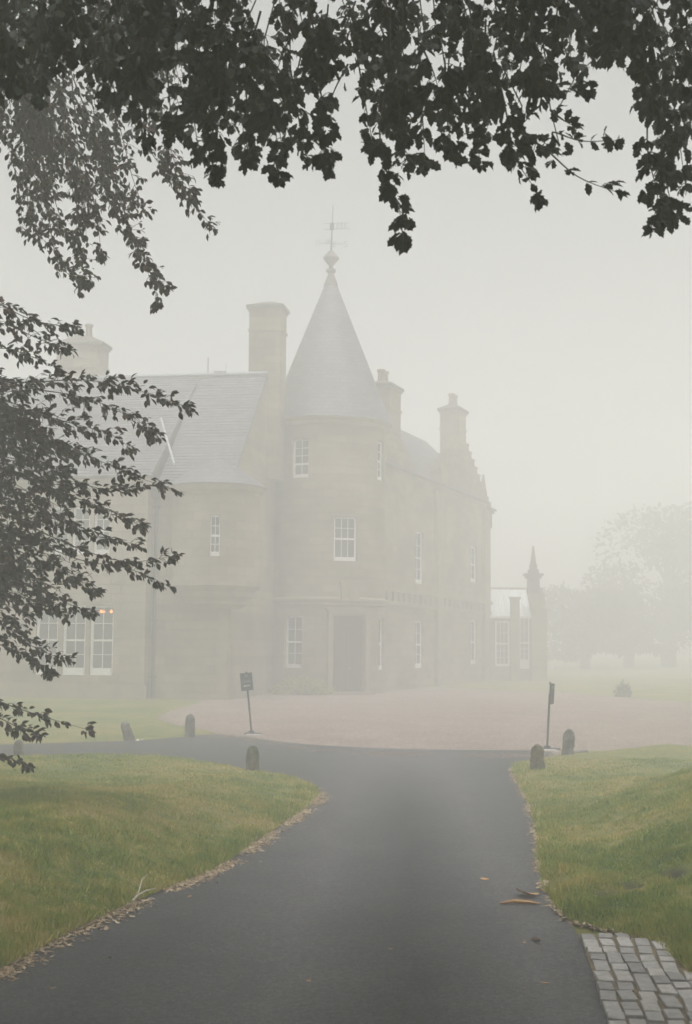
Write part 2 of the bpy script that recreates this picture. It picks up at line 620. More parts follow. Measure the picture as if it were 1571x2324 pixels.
# asphalt drive with its left arm
top = px_path([(-160, 1694), (40, 1690), (180, 1686), (300, 1682), (400, 1675), (480, 1668), (560, 1674), (680, 1689), (800, 1696), (930, 1701), (1060, 1703), (1180, 1704), (1250, 1708)])
rd = smooth_path(top, 3) + [RE[0]] + RE[1:] + [Vector((1.80, 9.8)), Vector((1.72, 8.6)), Vector((1.9, 5)), Vector((2.0, -6)), Vector((-3.2, -6)), Vector((-3.6, 5))] + LE[::-1]
# the road runs a little under the lawn edges
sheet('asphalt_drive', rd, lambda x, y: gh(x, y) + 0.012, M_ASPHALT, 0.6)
tag(bpy.data.objects['asphalt_drive'], kind='structure')


def dist_path(path):
    A = np.array([(p.x, p.y) for p in path])
    def f(x, y):
        a, b = A[:-1], A[1:]
        d = b - a
        t = np.clip(((x - a[:, 0]) * d[:, 0] + (y - a[:, 1]) * d[:, 1]) / (d ** 2).sum(1), 0, 1)
        q = a + d * t[:, None]
        return float(np.sqrt(((q - (x, y)) ** 2).sum(1)).min())
    return f


dL, dR = dist_path(LE), dist_path(RE + [Vector((2.36, 10.55)), Vector((2.40, 9.2)), Vector((2.30, 6.0))])
_ph = [rnd.uniform(0, 6.28) for _ in range(8)]


def lump(x, y):
    return (math.sin(1.7 * x + 0.9 * y + _ph[0]) + math.sin(2.9 * x - 2.3 * y + _ph[1]) * 0.6 + math.sin(5.1 * x + 4.3 * y + _ph[2]) * 0.35
            + math.sin(9.3 * x - 7.7 * y + _ph[3]) * 0.2)


def h_left(x, y):
    d = dL(x, y)
    near = 1 - sstep(11.5, 24.0, y)
    e = sstep(0, 0.22, d) * 0.07 + sstep(0.05, 1.9, d) * (0.05 + 0.48 * near)
    return gh(x, y) + 0.02 + e + 0.018 * lump(x, y) * sstep(0.0, 1.0, d)


DENTS = [Vector((2.66, 12.75, 0)), Vector((2.36, 12.45, 0)), Vector((3.02, 12.75, 0)), Vector((1.95, 13.1, 0))]


def h_right(x, y):
    d = dR(x, y)
    rise = sstep(0.4, 3.0, d) * 0.75 * sstep(11.7, 13.1, y) * (1 - sstep(17.5, 24.0, y))
    e = sstep(0, 0.22, d) * 0.06
    z = gh(x, y) + 0.02 + e + rise + 0.022 * lump(x, y) * sstep(0, 1, d)
    for p in DENTS:
        z -= 0.17 * math.exp(-(((x - p.x) / 0.11) ** 2 + ((y - p.y) / 0.24) ** 2))
    return z


left_out = LE + [Vector((-6.0, 5.0)), Vector((-22, 5.0)), Vector((-22, LE[0].y))]
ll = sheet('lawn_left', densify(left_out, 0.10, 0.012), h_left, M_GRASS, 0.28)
tag(ll, kind='structure')
right_out = [Vector(p) for p in RE] + [Vector((2.36, 10.55)), Vector((2.40, 9.2)), Vector((2.30, 6.0)), Vector((14, 6.0)), Vector((14, 26.5)), on_ground(1520, 1700).xy, on_ground(1350, 1710).xy, on_ground(1300, 1719).xy]
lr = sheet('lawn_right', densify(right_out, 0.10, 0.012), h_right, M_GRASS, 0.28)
tag(lr, kind='structure')


# ------------------------------------------------------------------ grass blades (uncountable)
def inside(poly, X, Y):
    A = np.array([(p.x, p.y) for p in poly])
    r = np.zeros(len(X), bool)
    j = len(A) - 1
    for i in range(len(A)):
        c = (A[i, 1] > Y) != (A[j, 1] > Y)
        with np.errstate(divide='ignore', invalid='ignore'):
            r ^= c & (X < (A[j, 0] - A[i, 0]) * (Y - A[i, 1]) / (A[j, 1] - A[i, 1]) + A[i, 0])
        j = i
    return r


def height_grid(fn, x0, x1, y0, y1, st):
    nx, ny = int((x1 - x0) / st) + 2, int((y1 - y0) / st) + 2
    G = np.array([[fn(x0 + i * st, y0 + j * st) for i in range(nx)] for j in range(ny)])
    def f(X, Y):
        a, b = (X - x0) / st, (Y - y0) / st
        i, j = np.clip(a.astype(int), 0, nx - 2), np.clip(b.astype(int), 0, ny - 2)
        a, b = a - i, b - j
        return G[j, i] * (1 - a) * (1 - b) + G[j, i + 1] * a * (1 - b) + G[j + 1, i] * (1 - a) * b + G[j + 1, i + 1] * a * b
    return f


def grass(name, poly, hfn, dfn, bands, mat, label, xlim):
    V, n0 = [], 0
    ymin, ymax = bands[0][0], bands[-1][1]
    hg = height_grid(hfn, xlim[0], xlim[1], ymin, ymax, 0.12)
    eg = height_grid(dfn, xlim[0], xlim[1], ymin, ymax, 0.12)
    for y0, y1, dens, ln in bands:
        # only as wide as any nearby camera could see
        n = int((xlim[1] - xlim[0]) * (y1 - y0) * dens)
        X = rng.uniform(xlim[0], xlim[1], n); Y = rng.uniform(y0, y1, n)
        k = (np.abs(X) < 0.30 * Y + 1.0) & inside(poly, X, Y)
        for p in DENTS:
            k &= ((X - p.x) / 0.13) ** 2 + ((Y - p.y) / 0.26) ** 2 > rng.uniform(0.3, 1.2, n)
        X, Y = X[k], Y[k]
        n = len(X)
        Z = hg(X, Y) - 0.006
        a = rng.uniform(0, 2 * np.pi, n)
        clump = 0.75 + 0.5 * np.sin(X * 7 + np.sin(Y * 5)) * np.sin(Y * 6.1 + 1.3 * np.sin(X * 3))
        L = ln * rng.uniform(0.5, 1.3, n) * np.clip(clump, 0.45, 1.4) * (1 + 0.9 * np.exp(-eg(X, Y) / 0.14))
        w = rng.uniform(0.003, 0.007, n) * (1 + Y / 20)
        lean = rng.uniform(0.1, 0.9, n) * L
        b = rng.uniform(0, 2 * np.pi, n)
        p0 = np.stack([X - np.cos(a) * w, Y - np.sin(a) * w, Z], 1)
        p1 = np.stack([X + np.cos(a) * w, Y + np.sin(a) * w, Z], 1)
        p2 = np.stack([X + np.cos(b) * lean, Y + np.sin(b) * lean, Z + np.sqrt(np.maximum(L ** 2 - lean ** 2, 1e-6))], 1)
        V.append(np.stack([p0, p1, p2], 1).reshape(-1, 3))
    V = np.concatenate(V)
    F = np.arange(len(V)).reshape(-1, 3)
    o = link(name, tri_mesh(name, V, F, [mat]))
    return tag(o, label, 'grass', kind='stuff')


BANDS = [(7.0, 11.5, 5200, 0.075), (11.5, 15.0, 3400, 0.07), (15.0, 19.0, 1900, 0.06), (19.0, 23.0, 1000, 0.05), (23.0, 27.5, 650, 0.05)]
grass('grass_blades', left_out, h_left, dL, BANDS, M_BLADE, 'short green grass covering the left lawn bank', (-8.5, 0.2))
grass('grass_blades', right_out, h_right, dR, BANDS, M_BLADE, 'short green grass covering the right lawn bank', (1.2, 8.5))


# straw and leaf litter along the edges of the drive
def litter(name, path, n, spread, side, mat, label, ylim, hfn):
    P = np.array([(p.x, p.y) for p in path])
    seg = np.linalg.norm(P[1:] - P[:-1], axis=1)
    keep = [i for i in range(len(seg)) if ylim[0] < P[i, 1] < ylim[1]]
    pr = seg[keep] / seg[keep].sum()
    idx = rng.choice(keep, n, p=pr)
    t = rng.uniform(0, 1, n)[:, None]
    Q = P[idx] * (1 - t) + P[idx + 1] * t
    d = (P[idx + 1] - P[idx]) / seg[idx][:, None]
    nr = np.stack([-d[:, 1], d[:, 0]], 1) * side
    off = np.abs(rng.normal(0, spread, n)) - 0.05
    patchy = np.sin(Q[:, 0] * 3.1 + Q[:, 1] * 2.3) + np.sin(Q[:, 1] * 5.7 - Q[:, 0] * 1.9) * 0.7
    ok_ = rng.uniform(-1.6, 1.2, n) < patchy
    Q, nr, off, n = Q[ok_], nr[ok_], off[ok_], int(ok_.sum())
    Q = Q + nr * off[:, None]
    a = rng.uniform(0, 2 * np.pi, n)
    L = rng.uniform(0.010, 0.042, n); w = L * rng.uniform(0.15, 0.6, n)
    Z = np.array([max(hfn(x, y) if o_ < 0.0 else 0.0, gh(x, y) + 0.014) for (x, y), o_ in zip(Q, off)])
    c, s = np.cos(a), np.sin(a)
    z1, z2 = rng.uniform(0.002, 0.012, n), rng.uniform(0.004, 0.02, n)
    p = [np.stack([Q[:, 0] - c * L, Q[:, 1] - s * L, Z + 0.002], 1), np.stack([Q[:, 0] + s * w, Q[:, 1] - c * w, Z + z1], 1),
         np.stack([Q[:, 0] + c * L, Q[:, 1] + s * L, Z + z2], 1), np.stack([Q[:, 0] - s * w, Q[:, 1] + c * w, Z + z1 * 0.6], 1)]
    V = np.stack(p, 1).reshape(-1, 3)
    o = link(name, tri_mesh(name, V, np.arange(len(V)).reshape(-1, 4), [mat]))
    return tag(o, label, 'litter', kind='stuff')


litter('leaf_litter', LE, 11000, 0.10, 1, M_STRAW, 'brown leaf litter along the left edge of the drive', (6, 22), h_left)
litter('leaf_litter', RE + [Vector((2.36, 10.55)), Vector((2.40, 9.2)), Vector((2.34, 7.5))], 6500, 0.05, -1, M_STRAW, 'brown leaf litter along the right edge of the drive', (7.6, 26), h_right)

# gravel kicked over the end of the asphalt
TOPG = smooth_path(px_path([(490, 1667), (600, 1688), (760, 1708), (900, 1714), (1050, 1716), (1180, 1717), (1255, 1715)]), 4)
for sd_, lab_ in ((1, 'loose pink gravel scattered on the forecourt side of the asphalt end'), (-1, 'loose pink gravel scattered onto the end of the asphalt')):
    litter('loose_gravel', TOPG, 5200, 0.34, sd_, M_GRAVEL, lab_, (20, 50), gh)

# ------------------------------------------------------------------ granite setts
strip = sheet('sett_bed', [Vector((1.84, 10.86)), Vector((2.38, 10.80)), Vector((2.42, 6.0)), Vector((1.35, 6.0)), Vector((1.58, 8.3))][::-1],
              lambda x, y: gh(x, y) + 0.022, M_MOSSJ, 0.6)
tag(strip, kind='structure')
sett_meshes = []
for k in range(7):
    bm = bmesh.new()
    bmesh.ops.create_cube(bm, size=1.0)
    for v in bm.verts:
        if v.co.z > 0:
            v.co.x *= 0.93 + rnd.uniform(-.02, .02); v.co.y *= 0.96 + rnd.uniform(-.02, .02)
            v.co.z += rnd.uniform(-.05, .05)
    bmesh.ops.bevel(bm, geom=[e for e in bm.edges if min(v.co.z for v in e.verts) > 0], offset=0.07, segments=2, affect='EDGES', profile=0.6)
    me = bpy.data.meshes.new('sett')
    bm.to_mesh(me); bm.free()
    me.materials.append(M_SETT)
    for p in me.polygons: p.use_smooth = False
    sett_meshes.append(me)
for row in range(6):
    y = 10.88 - rnd.uniform(0, 0.1) - (0.06 * row if row > 2 else 0)
    while y > 6.6:
        ln = rnd.choice((0.19, 0.22, 0.25, 0.28, 0.34)) * rnd.uniform(0.9, 1.1)
        yc = y - ln / 2
        xl = 1.845 + (yc - 10.85) * 0.105 - 0.05 * sstep(9.5, 7, yc)
        wd = 0.123
        xc = xl + wd * (row + 0.5) + 0.012 * math.sin(yc * 4 + row)
        if xc + wd * 0.5 < 2.47 + 0.03 * math.sin(yc * 3):
            o = link('sett', rnd.choice(sett_meshes), strip)
            o.location = (xc, yc, gh(xc, yc) + 0.018 + rnd.uniform(-0.006, 0.006))
            o.scale = (wd - rnd.uniform(0.010, 0.020), ln - rnd.uniform(0.012, 0.024), 0.05)
            o.rotation_euler = (rnd.gauss(0, 0.02), rnd.gauss(0, 0.025), rnd.gauss(0, 0.035) - 0.10)
        y -= ln

# ------------------------------------------------------------------ the house
house = empty('mansion', (-0.73, 57, gh(-0.7, 57)))
tag(house, 'pale sandstone baronial mansion with a round cone roofed corner tower, fading into fog', 'mansion')


class Plane:
    def __init__(s, o, ang, flip=1):
        s.o = Vector((o[0], o[1], 0)); s.e = Vector((math.cos(ang), math.sin(ang), 0))
        s.n = Vector((-math.sin(ang), math.cos(ang), 0))          # inward (away from the camera)
    def p(s, a, z, n=0.0): return s.o + s.e * a + s.n * n + Vector((0, 0, z))
    def hit(s, u, v, n=0.0):
        d = ray(u, v); q = s.o + s.n * n
        t = (q - Vector((0, 0, 0))).dot(s.n) / d.dot(s.n)
        w = Vector((0, 0, CAMZ)) + d * t
        return (w - s.o).dot(s.e), w.z, w
    def dirs(s, a): return s.e, s.n


class Cyl:
    def __init__(s, c, r): s.c = Vector((c[0], c[1], 0)); s.r = r
    def p(s, a, z, n=0.0):
        t = a / s.r
        return s.c + Vector((math.sin(t), -math.cos(t), 0)) * (s.r - n) + Vector((0, 0, z))
    def hit(s, u, v, n=0.0):
        d = ray(u, v)
        dx, dy, cx, cy = d.x, d.y, s.c.x, s.c.y
        A = dx * dx + dy * dy; B = -2 * (dx * cx + dy * cy); C_ = cx * cx + cy * cy - (s.r - n) ** 2
        q = max(0.0, B * B - 4 * A * C_)
        t = (-B - math.sqrt(q)) / (2 * A)
        w = Vector((0, 0, CAMZ)) + d * t
        return math.atan2(w.x - cx, -(w.y - cy)) * s.r, w.z, w
    def dirs(s, a):
        t = a / s.r
        return Vector((math.cos(t), math.sin(t), 0)), Vector((-math.sin(t), math.cos(t), 0))


def wall(name, fr, a0, a1, z0, z1, holes, mat, depth=0.25, step=None, n0=0.0, parent=house):
    """wall face with real openings and reveals"""
    b = MB()
    A = {a0, a1}; Z = {z0, z1}
    for h in holes:
        A |= {h[0], h[1]}; Z |= {h[2], h[3]}
    A, Z = sorted(x for x in A if a0 - 1e-6 <= x <= a1 + 1e-6), sorted(z for z in Z if z0 - 1e-6 <= z <= z1 + 1e-6)
    if step:
        B = [A[0]]
        for x in A[1:]:
            k = max(1, math.ceil((x - B[-1]) / step)); s_ = B[-1]
            B += [s_ + (x - s_) * j / k for j in range(1, k + 1)]
        A = B
    for i in range(len(A) - 1):
        for j in range(len(Z) - 1):
            ca, cz = (A[i] + A[i + 1]) / 2, (Z[j] + Z[j + 1]) / 2
            if any(h[0] < ca < h[1] and h[2] < cz < h[3] for h in holes): continue
            b.poly([fr.p(A[i], Z[j], n0), fr.p(A[i + 1], Z[j], n0), fr.p(A[i + 1], Z[j + 1], n0), fr.p(A[i], Z[j + 1], n0)])
    for h in holes:
        q = [(h[0], h[2]), (h[1], h[2]), (h[1], h[3]), (h[0], h[3])]
        for i in range(4):
            (aa, za), (ab, zb) = q[i], q[(i + 1) % 4]
            b.poly([fr.p(aa, za, n0), fr.p(aa, za, n0 + depth), fr.p(ab, zb, n0 + depth), fr.p(ab, zb, n0)])
    return b.build(name, mat, parent)


def window(fr, h, rows, cols, depth=0.16, n0=0.0, open_low=0.0, bottom=0.16, meet=0.5, parent=house):
    """white sash window in the opening h: frame, sashes and bars, with a pane object in every light"""
    a0, a1, z0, z1 = h
    am = (a0 + a1) / 2
    e, nn = fr.dirs(am)
    O = fr.p(am, 0, n0 + depth)
    up = Vector((0, 0, 1))
    w = (a1 - a0); L = -w / 2
    b = MB()
    def bx(x0, x1, za, zb, t0, t1):
        b.box(O + e * x0 + up * za + nn * t0, e * (x1 - x0), nn * (t1 - t0), up * (zb - za))
    jf = min(0.09, w * 0.12)
    bx(L, L + jf, z0, z1, 0, 0.09); bx(-L - jf, -L, z0, z1, 0, 0.09)
    bx(L + jf, -L - jf, z1 - 0.07, z1, 0.002, 0.088)
    bx(L + jf, -L - jf, z0, z0 + bottom, -0.04, 0.088)
    zm = z0 + (z1 - z0) * meet
    bx(L + jf, -L - jf, zm - 0.035, zm + 0.035, 0.004, 0.08)
    inner0, inner1 = L + jf, -L - jf
    lights = []
    spans = [(z0 + bottom, zm - 0.035), (zm + 0.035, z1 - 0.07)]
    for si, (za, zb) in enumerate(spans):
        r, c = rows[si], cols
        if si == 0 and open_low:
            zo = za + (zb - za) * open_low
            bx(inner0, inner1, zo - 0.05, zo, 0.03, 0.075)
            za = zo
        for k in range(1, c):
            x = inner0 + (inner1 - inner0) * k / c
            bx(x - 0.014, x + 0.014, za, zb, 0.02, 0.055)
        for k in range(1, r):
            z = za + (zb - za) * k / r
            for j in range(c):
                xa = inner0 + (inner1 - inner0) * j / c + (0.014 if j else 0)
                xb = inner0 + (inner1 - inner0) * (j + 1) / c - (0.014 if j < c - 1 else 0)
                bx(xa, xb, z - 0.014, z + 0.014, 0.022, 0.053)
        for k in range(r):
            for j in range(c):
                lights.append((inner0 + (inner1 - inner0) * j / c, inner0 + (inner1 - inner0) * (j + 1) / c, za + (zb - za) * k / r, za + (zb - za) * (k + 1) / r))
    wo_ = b.build('window', M_WHITE, parent)
    for x0, x1, za, zb in lights:
        q = MB()
        q.box(O + e * (x0 + 0.004) + up * (za + 0.004) + nn * 0.036, e * (x1 - x0 - 0.008), nn * 0.005, up * (zb - za - 0.008))
        q.build('pane', M_GLASS, wo_)
    return wo_


def rect(fr, u0, u1, v0, v1, n0=0.0):
    """pixel rectangle -> opening on the wall"""
    um, vm = (u0 + u1) / 2, (v0 + v1) / 2
    return (fr.hit(u0, vm, n0)[0], fr.hit(u1, vm, n0)[0], fr.hit(um, v1, n0)[1], fr.hit(um, v0, n0)[1])


# --- round tower
TC, TR = (-0.73, 57.0), 2.40
tw = Cyl(TC, TR)
gz = gh(*TC) - 0.15
z_eave = tw.hit(746, 946)[1]
z_apex = at(740, 612, 57.0).z
z_str = tw.hit(746, 1362)[1]
zs = tw.hit(746, 1330)[1]
TH = [rect(tw, 645, 685, 1398, 1516), rect(tw, 758, 811, 1172, 1273), rect(tw, 662, 701, 995, 1084),
      rect(tw, 857, 869, 1000, 1090), rect(tw, 860, 877, 1402, 1520)]
TH[3] = (TH[3][0], TH[3][0] + 0.75, TH[3][2], TH[3][3])
TH[4] = (TH[4][0], TH[4][0] + 0.80, TH[4][2], TH[4][3])
dr = rect(tw, 753, 826, 1398, 1576)
dr = (dr[0], dr[1], gh(0, 54.6) - 0.02, dr[3])
circ = math.pi * TR
wall('tower_wall', tw, -circ, circ, gz, z_eave, TH + [dr], M_STONE_T, 0.30, 0.28)
window(tw, TH[0], (2, 2), 2, 0.16)
window(tw, TH[1], (1, 2), 3, 0.16, open_low=0.0)
window(tw, TH[2], (1, 3), 2, 0.16, meet=0.36)
window(tw, TH[3], (2, 2), 2, 0.16)
window(tw, TH[4], (2, 2), 2, 0.16)

b = MB()
b.lathe((TC[0], TC[1], 0), [(TR + 0.003, z_str - 0.22), (TR + 0.05, z_str - 0.18), (TR + 0.05, z_str - 0.08), (TR + 0.12, z_str), (TR + 0.12, z_str + 0.07), (TR + 0.003, z_str + 0.14)], 56)
b.build('string_course', M_TRIM, house)
b = MB()
b.lathe((TC[0], TC[1], 0), [(TR + 0.003, z_eave - 0.30), (TR + 0.07, z_eave - 0.26), (TR + 0.09, z_eave - 0.12), (TR + 0.19, z_eave - 0.05), (TR + 0.20, z_eave + 0.03), (TR - 0.1, z_eave + 0.06)], 56)
b.build('eaves_cornice', M_TRIM, house)
# cone: courses of slate stepped one over the other
b = MB()
R0 = TR + 0.26
prof = []
nc = 42
for k in range(nc):
    f0, f1 = k / nc, (k + 1) / nc
    z0_, z1_ = z_eave + 0.02 + (z_apex - z_eave) * f0, z_eave + 0.02 + (z_apex - z_eave) * f1
    r0_, r1_ = R0 * (1 - f0), R0 * (1 - f1)
    prof += [(max(0.05, r0_), z0_), (max(0.045, r1_ - 0.012), z1_)]
b.lathe((TC[0], TC[1], 0), prof, 64)
b.build('cone_roof', M_SLATE_C, house, smooth=False)
b = MB()
ap = Vector((TC[0], TC[1], z_apex))
b.lathe(ap, [(0.30, -0.75), (0.31, -0.68), (0.15, -0.25), (0.09, -0.16), (0.21, -0.10), (0.21, 0.0), (0.09, 0.06), (0.10, 0.16), (0.20, 0.30), (0.33, 0.46), (0.34, 0.52), (0.24, 0.66), (0.12, 0.80), (0.05, 0.86)], 20)
fin = b.build('finial', M_COPE, house)
# weathervane with its letters
vane = empty('weathervane', (TC[0], TC[1], z_apex + 0.86))
vane.parent = house
vane.matrix_parent_inverse = Matrix.Translation(-house.location)
zt = at(743, 465, 57).z
z1v, z2v = at(741, 552, 57).z, at(741, 514, 57).z
b = MB()
b.tube([(TC[0], TC[1], z_apex + 0.8), (TC[0] + 0.03, TC[1], (z_apex + zt) / 2 + 0.3), (TC[0] + 0.06, TC[1], zt)], [0.045, 0.03, 0.018], 8)
b.build('pole', M_IRON, vane).matrix_parent_inverse = (Matrix.Translation(-vane.location))
b = MB()
b.tube([(TC[0] - 0.48, TC[1], z1v + 0.01), (TC[0] + 0.52, TC[1], z1v - 0.03)], 0.014, 6)
b.tube([(TC[0] + 0.12, TC[1] + 0.55, z1v + 0.03), (TC[0] - 0.12, TC[1] - 0.55, z1v - 0.03)], 0.014, 6)
b.build('compass_arm', M_IRON, vane).matrix_parent_inverse = Matrix.Translation(-vane.location)


def letter(ch, c, h):
    b = MB(); w = h * 0.62
    P = {'N': [[(0, 0), (0, 1), (1, 0), (1, 1)]], 'S': [[(1, .88), (.75, 1), (.25, 1), (0, .82), (.1, .6), (.9, .42), (1, .2), (.75, 0), (.25, 0), (0, .12)]],
         'E': [[(1, 0), (0, 0), (0, 1), (1, 1)], [(0, .5), (.8, .5)]], 'W': [[(0, 1), (.25, 0), (.5, .8), (.75, 0), (1, 1)]]}[ch]
    for st in P:
        b.tube([(c[0] + (x - .5) * w, c[1], c[2] + (y - .5) * h) for x, y in st], 0.016, 5)
    o = b.build('letter', M_IRON, vane)
    o.matrix_parent_inverse = Matrix.Translation(-vane.location)


letter('N', (TC[0] - 0.58, TC[1], z1v + 0.01), 0.24)
letter('S', (TC[0] + 0.62, TC[1], z1v - 0.03), 0.24)
letter('E', (TC[0] + 0.14, TC[1] + 0.6, z1v + 0.14), 0.2)
letter('W', (TC[0] - 0.14, TC[1] - 0.6, z1v - 0.12), 0.2)
b = MB()
hv = 0.13
b.tube([(TC[0] - 0.32, TC[1], z2v + hv), (TC[0] + 0.78, TC[1] + 0.1, z2v + hv + 0.07)], 0.014, 5)
b.tube([(TC[0] - 0.32, TC[1], z2v - hv), (TC[0] + 0.78, TC[1] + 0.1, z2v - hv + 0.07)], 0.014, 5)
for k in range(7):
    x = TC[0] + 0.12 + k * 0.085
    b.tube([(x, TC[1] + 0.03, z2v - hv + 0.03), (x + (0.05 if k % 2 else -0.02), TC[1] + 0.05, z2v + hv + 0.04)], 0.011, 5)
b.box((TC[0] - 0.07, TC[1] - 0.02, z2v - 0.16), (0.17, 0, 0), (0, 0.04, 0), (0, 0, 0.32))
b.build('banner', M_IRON, vane).matrix_parent_inverse = Matrix.Translation(-vane.location)

# door in the tower
am = (dr[0] + dr[1]) / 2
e, nn = tw.dirs(am)
O = tw.p(am, 0, 0.20); up = Vector((0, 0, 1)); hw = (dr[1] - dr[0]) / 2
b = MB()
b.box(O - e * hw + up * dr[2] + nn * 0.05, e * 2 * hw, nn * 0.06, up * (dr[3] - dr[2]))
b.box(O - e * 0.02 + up * dr[2] + nn * 0.02, e * 0.04, nn * 0.028, up * (dr[3] - dr[2] - 0.5))
b.box(O - e * hw + up * (dr[3] - 0.55) + nn * 0.015, e * 2 * hw, nn * 0.033, up * 0.08)
door = b.build('door', M_DOOR, house)
for sx in (-1, 1):
    for (pa, pb) in ((0.25, 0.95), (1.1, 1.9), (2.0, dr[3] - dr[2] - 0.65)):
        q = MB()
        q.box(O + e * (sx * hw / 2 - 0.2) + up * (dr[2] + pa) + nn * 0.03, e * 0.4, nn * 0.018, up * (pb - pa))
        q.build('panel', M_DOOR, door)
q = MB()
q.lathe(O + e * 0.12 + up * (dr[2] + 1.05) - nn * 0.01, [(0.01, -0.03), (0.035, -0.02), (0.035, 0.02), (0.01, 0.03)], 10)
q.build('handle', plain('brass', (0.5, 0.36, 0.14), 0.35, 0.1, metallic=0.9), door)
b = MB()
Of = tw.p(am, 0, 0.0)
for sx in (-1, 1):
    x = sx * hw + (0 if sx > 0 else -0.2)
    b.box(Of + e * x + up * dr[2] - nn * 0.09, e * 0.2, nn * 0.2, up * (dr[3] - dr[2] + 0.05))
b.box(Of - e * (hw + 0.22) + up * (dr[3] + 0.05) - nn * 0.11, e * (2 * hw + 0.44), nn * 0.25, up * 0.16)
b.box(Of - e * (hw + 0.30) + up * (dr[3] + 0.21) - nn * 0.17, e * (2 * hw + 0.60), nn * 0.3, up * 0.09)
b.build('door_surround', M_TRIM, house)
ap_ = rect(tw, 766, 806, 1322, 1364)
b = MB()
aw = ap_[1] - ap_[0]
b.box(Of - e * aw / 2 + up * ap_[2] - nn * 0.16, e * aw, nn * 0.2, up * (ap_[3] - ap_[2]))
b.box(Of - e * (aw / 2 + 0.06) + up * ap_[3] - nn * 0.20, e * (aw + 0.12), nn * 0.25, up * 0.09)
b.lathe(Of + up * (ap_[2] + ap_[3]) / 2 - nn * 0.13, [(0.04, -0.26), (0.13, -0.16), (0.17, 0.1), (0.17, 0.24)], 8)
b.build('armorial_panel', M_TRIM, house)
b = MB()
b.box(Of - e * (hw + 0.25) + up * (gh(0, 54) - 0.05) - nn * 0.55, e * (2 * hw + 0.5), nn * 0.7, up * 0.17)
b.build('door_step', M_TRIM, house)

# --- main block and left wing (seen almost square on)
o_main = at(345, 1500, 49.6)
fm = Plane((o_main.x, o_main.y), -YAW)
sB = fm.hit(610, 1400, 6.0)[0]
zB_e = fm.hit(480, 1098, -1.0)[1]
gzl = gh(0, 49) - 0.25
wB = rect(fm, 0, 0, 0, 0) if False else None
wall('middle_wall', fm, 0.0, sB, gzl, zB_e, [], M_STONE, 0.2)
b = MB()
b.poly([fm.p(sB, gzl, 0), fm.p(sB, gzl, 10), fm.p(sB, zB_e, 10), fm.p(sB, zB_e, 0)])
b.build('middle_side_wall', M_STONE, house)
# ridge
nR = 5.2
z_r = fm.hit(500, 852, nR)[1]
# bow corbelled out at first floor
bc_s = fm.hit(478, 1200, -0.3)[0]
bcen = fm.p(bc_s, 0, 0.45)
bow = Cyl((bcen.x, bcen.y), 1.62)
zb0 = bow.hit(480, 1318)[1]
zb1 = bow.hit(480, 1099)[1]
bh = rect(bow, 477, 500, 1168, 1262)
wall('bow_wall', bow, -bow.r * 1.75, bow.r * 1.75, zb0, zb1, [bh], M_STONE_T, 0.22, 0.25)
window(bow, bh, (2, 2), 2, 0.12, meet=0.5)
b = MB()
b.lathe((bcen.x, bcen.y, 0), [(bow.r * 0.55, zb0 - 0.95), (bow.r * 0.72, zb0 - 0.80), (bow.r * 0.72, zb0 - 0.66), (bow.r * 0.86, zb0 - 0.52), (bow.r * 0.86, zb0 - 0.36), (bow.r + 0.06, zb0 - 0.16), (bow.r + 0.07, zb0), (bow.r - 0.05, zb0 + 0.02)], 40)
b.build('corbel', M_TRIM, house)
b = MB()
b.lathe((bcen.x, bcen.y, 0), [(bow.r + 0.003, zb1 - 0.22), (bow.r + 0.10, zb1 - 0.14), (bow.r + 0.16, zb1), (bow.r + 0.16, zb1 + 0.05), (0.6, zb1 + 0.10)], 40)
b.build('bow_cornice', M_TRIM, house)
b = MB()
b.lathe((bcen.x, bcen.y, 0), [(bow.r + 0.24, zb1 + 0.05), (0.9, zb1 + 0.75), (0.05, zb1 + 1.1)], 40)
b.build('bow_roof', M_SLATE_C, house)
# ground floor string course and a pilaster
zsc = fm.hit(560, 1366)[1]
b = MB()
b.box(fm.p(0.02, zsc - 0.12, -0.10), fm.e * (sB - 0.0), fm.n * 0.098, up * 0.24)
b.build('string_course', M_TRIM, house)
sp_ = fm.hit(508, 1400)[0]
b = MB()
b.box(fm.p(sp_ - 0.18, gzl, -0.09), fm.e * 0.36, fm.n * 0.088, up * (zsc - 0.125 - gzl))
b.build('pilaster', M_TRIM, house)
b = MB()
zc_ = fm.hit(543, 1316)[1]
cq = fm.p(fm.hit(543, 1312)[0], zsc + 0.13, -0.02)
b.lathe(cq + Vector((0, -0.05, 0.0)), [(0.06, 0), (0.09, 0.04), (0.09, 0.12), (0.05, 0.17)], 12)
b.build('security_camera', M_WHITE, house)

# left wing: projects a little
NW = -0.55
sl0 = fm.hit(-260, 1400, NW)[0]
sw1 = fm.hit(330, 1400, NW)[0]
tri = []
zt0, zt1 = fm.hit(170, 1532, NW)[1], fm.hit(170, 1374, NW)[1]
for ua, ub in ((80, 131), (141, 194), (203, 257)):
    tri.append((fm.hit(ua, 1450, NW)[0], fm.hit(ub, 1450, NW)[0], zt0, zt1))
up_w = []
zu0, zu1 = fm.hit(200, 1258, NW)[1], fm.hit(200, 1150, NW)[1]
for ua, ub in ((110, 156), (163, 204), (212, 250)):
    up_w.append((fm.hit(ua, 1200, NW)[0], fm.hit(ub, 1200, NW)[0], zu0, zu1))
zW_e = fm.hit(250, 1085, NW)[1]
wall('left_wing_wall', fm, sl0, sw1, gzl, zW_e, tri + up_w, M_STONE, 0.28, n0=NW)
for h in tri: window(fm, h, (2, 2), 2, 0.16, n0=NW, bottom=0.26)
for h in up_w: window(fm, h, (2, 2), 2, 0.16, n0=NW, bottom=0.18)
b = MB()
b.poly([fm.p(sw1, gzl, NW), fm.p(sw1, gzl, 0.3), fm.p(sw1, zW_e, 0.3), fm.p(sw1, zW_e, NW)])
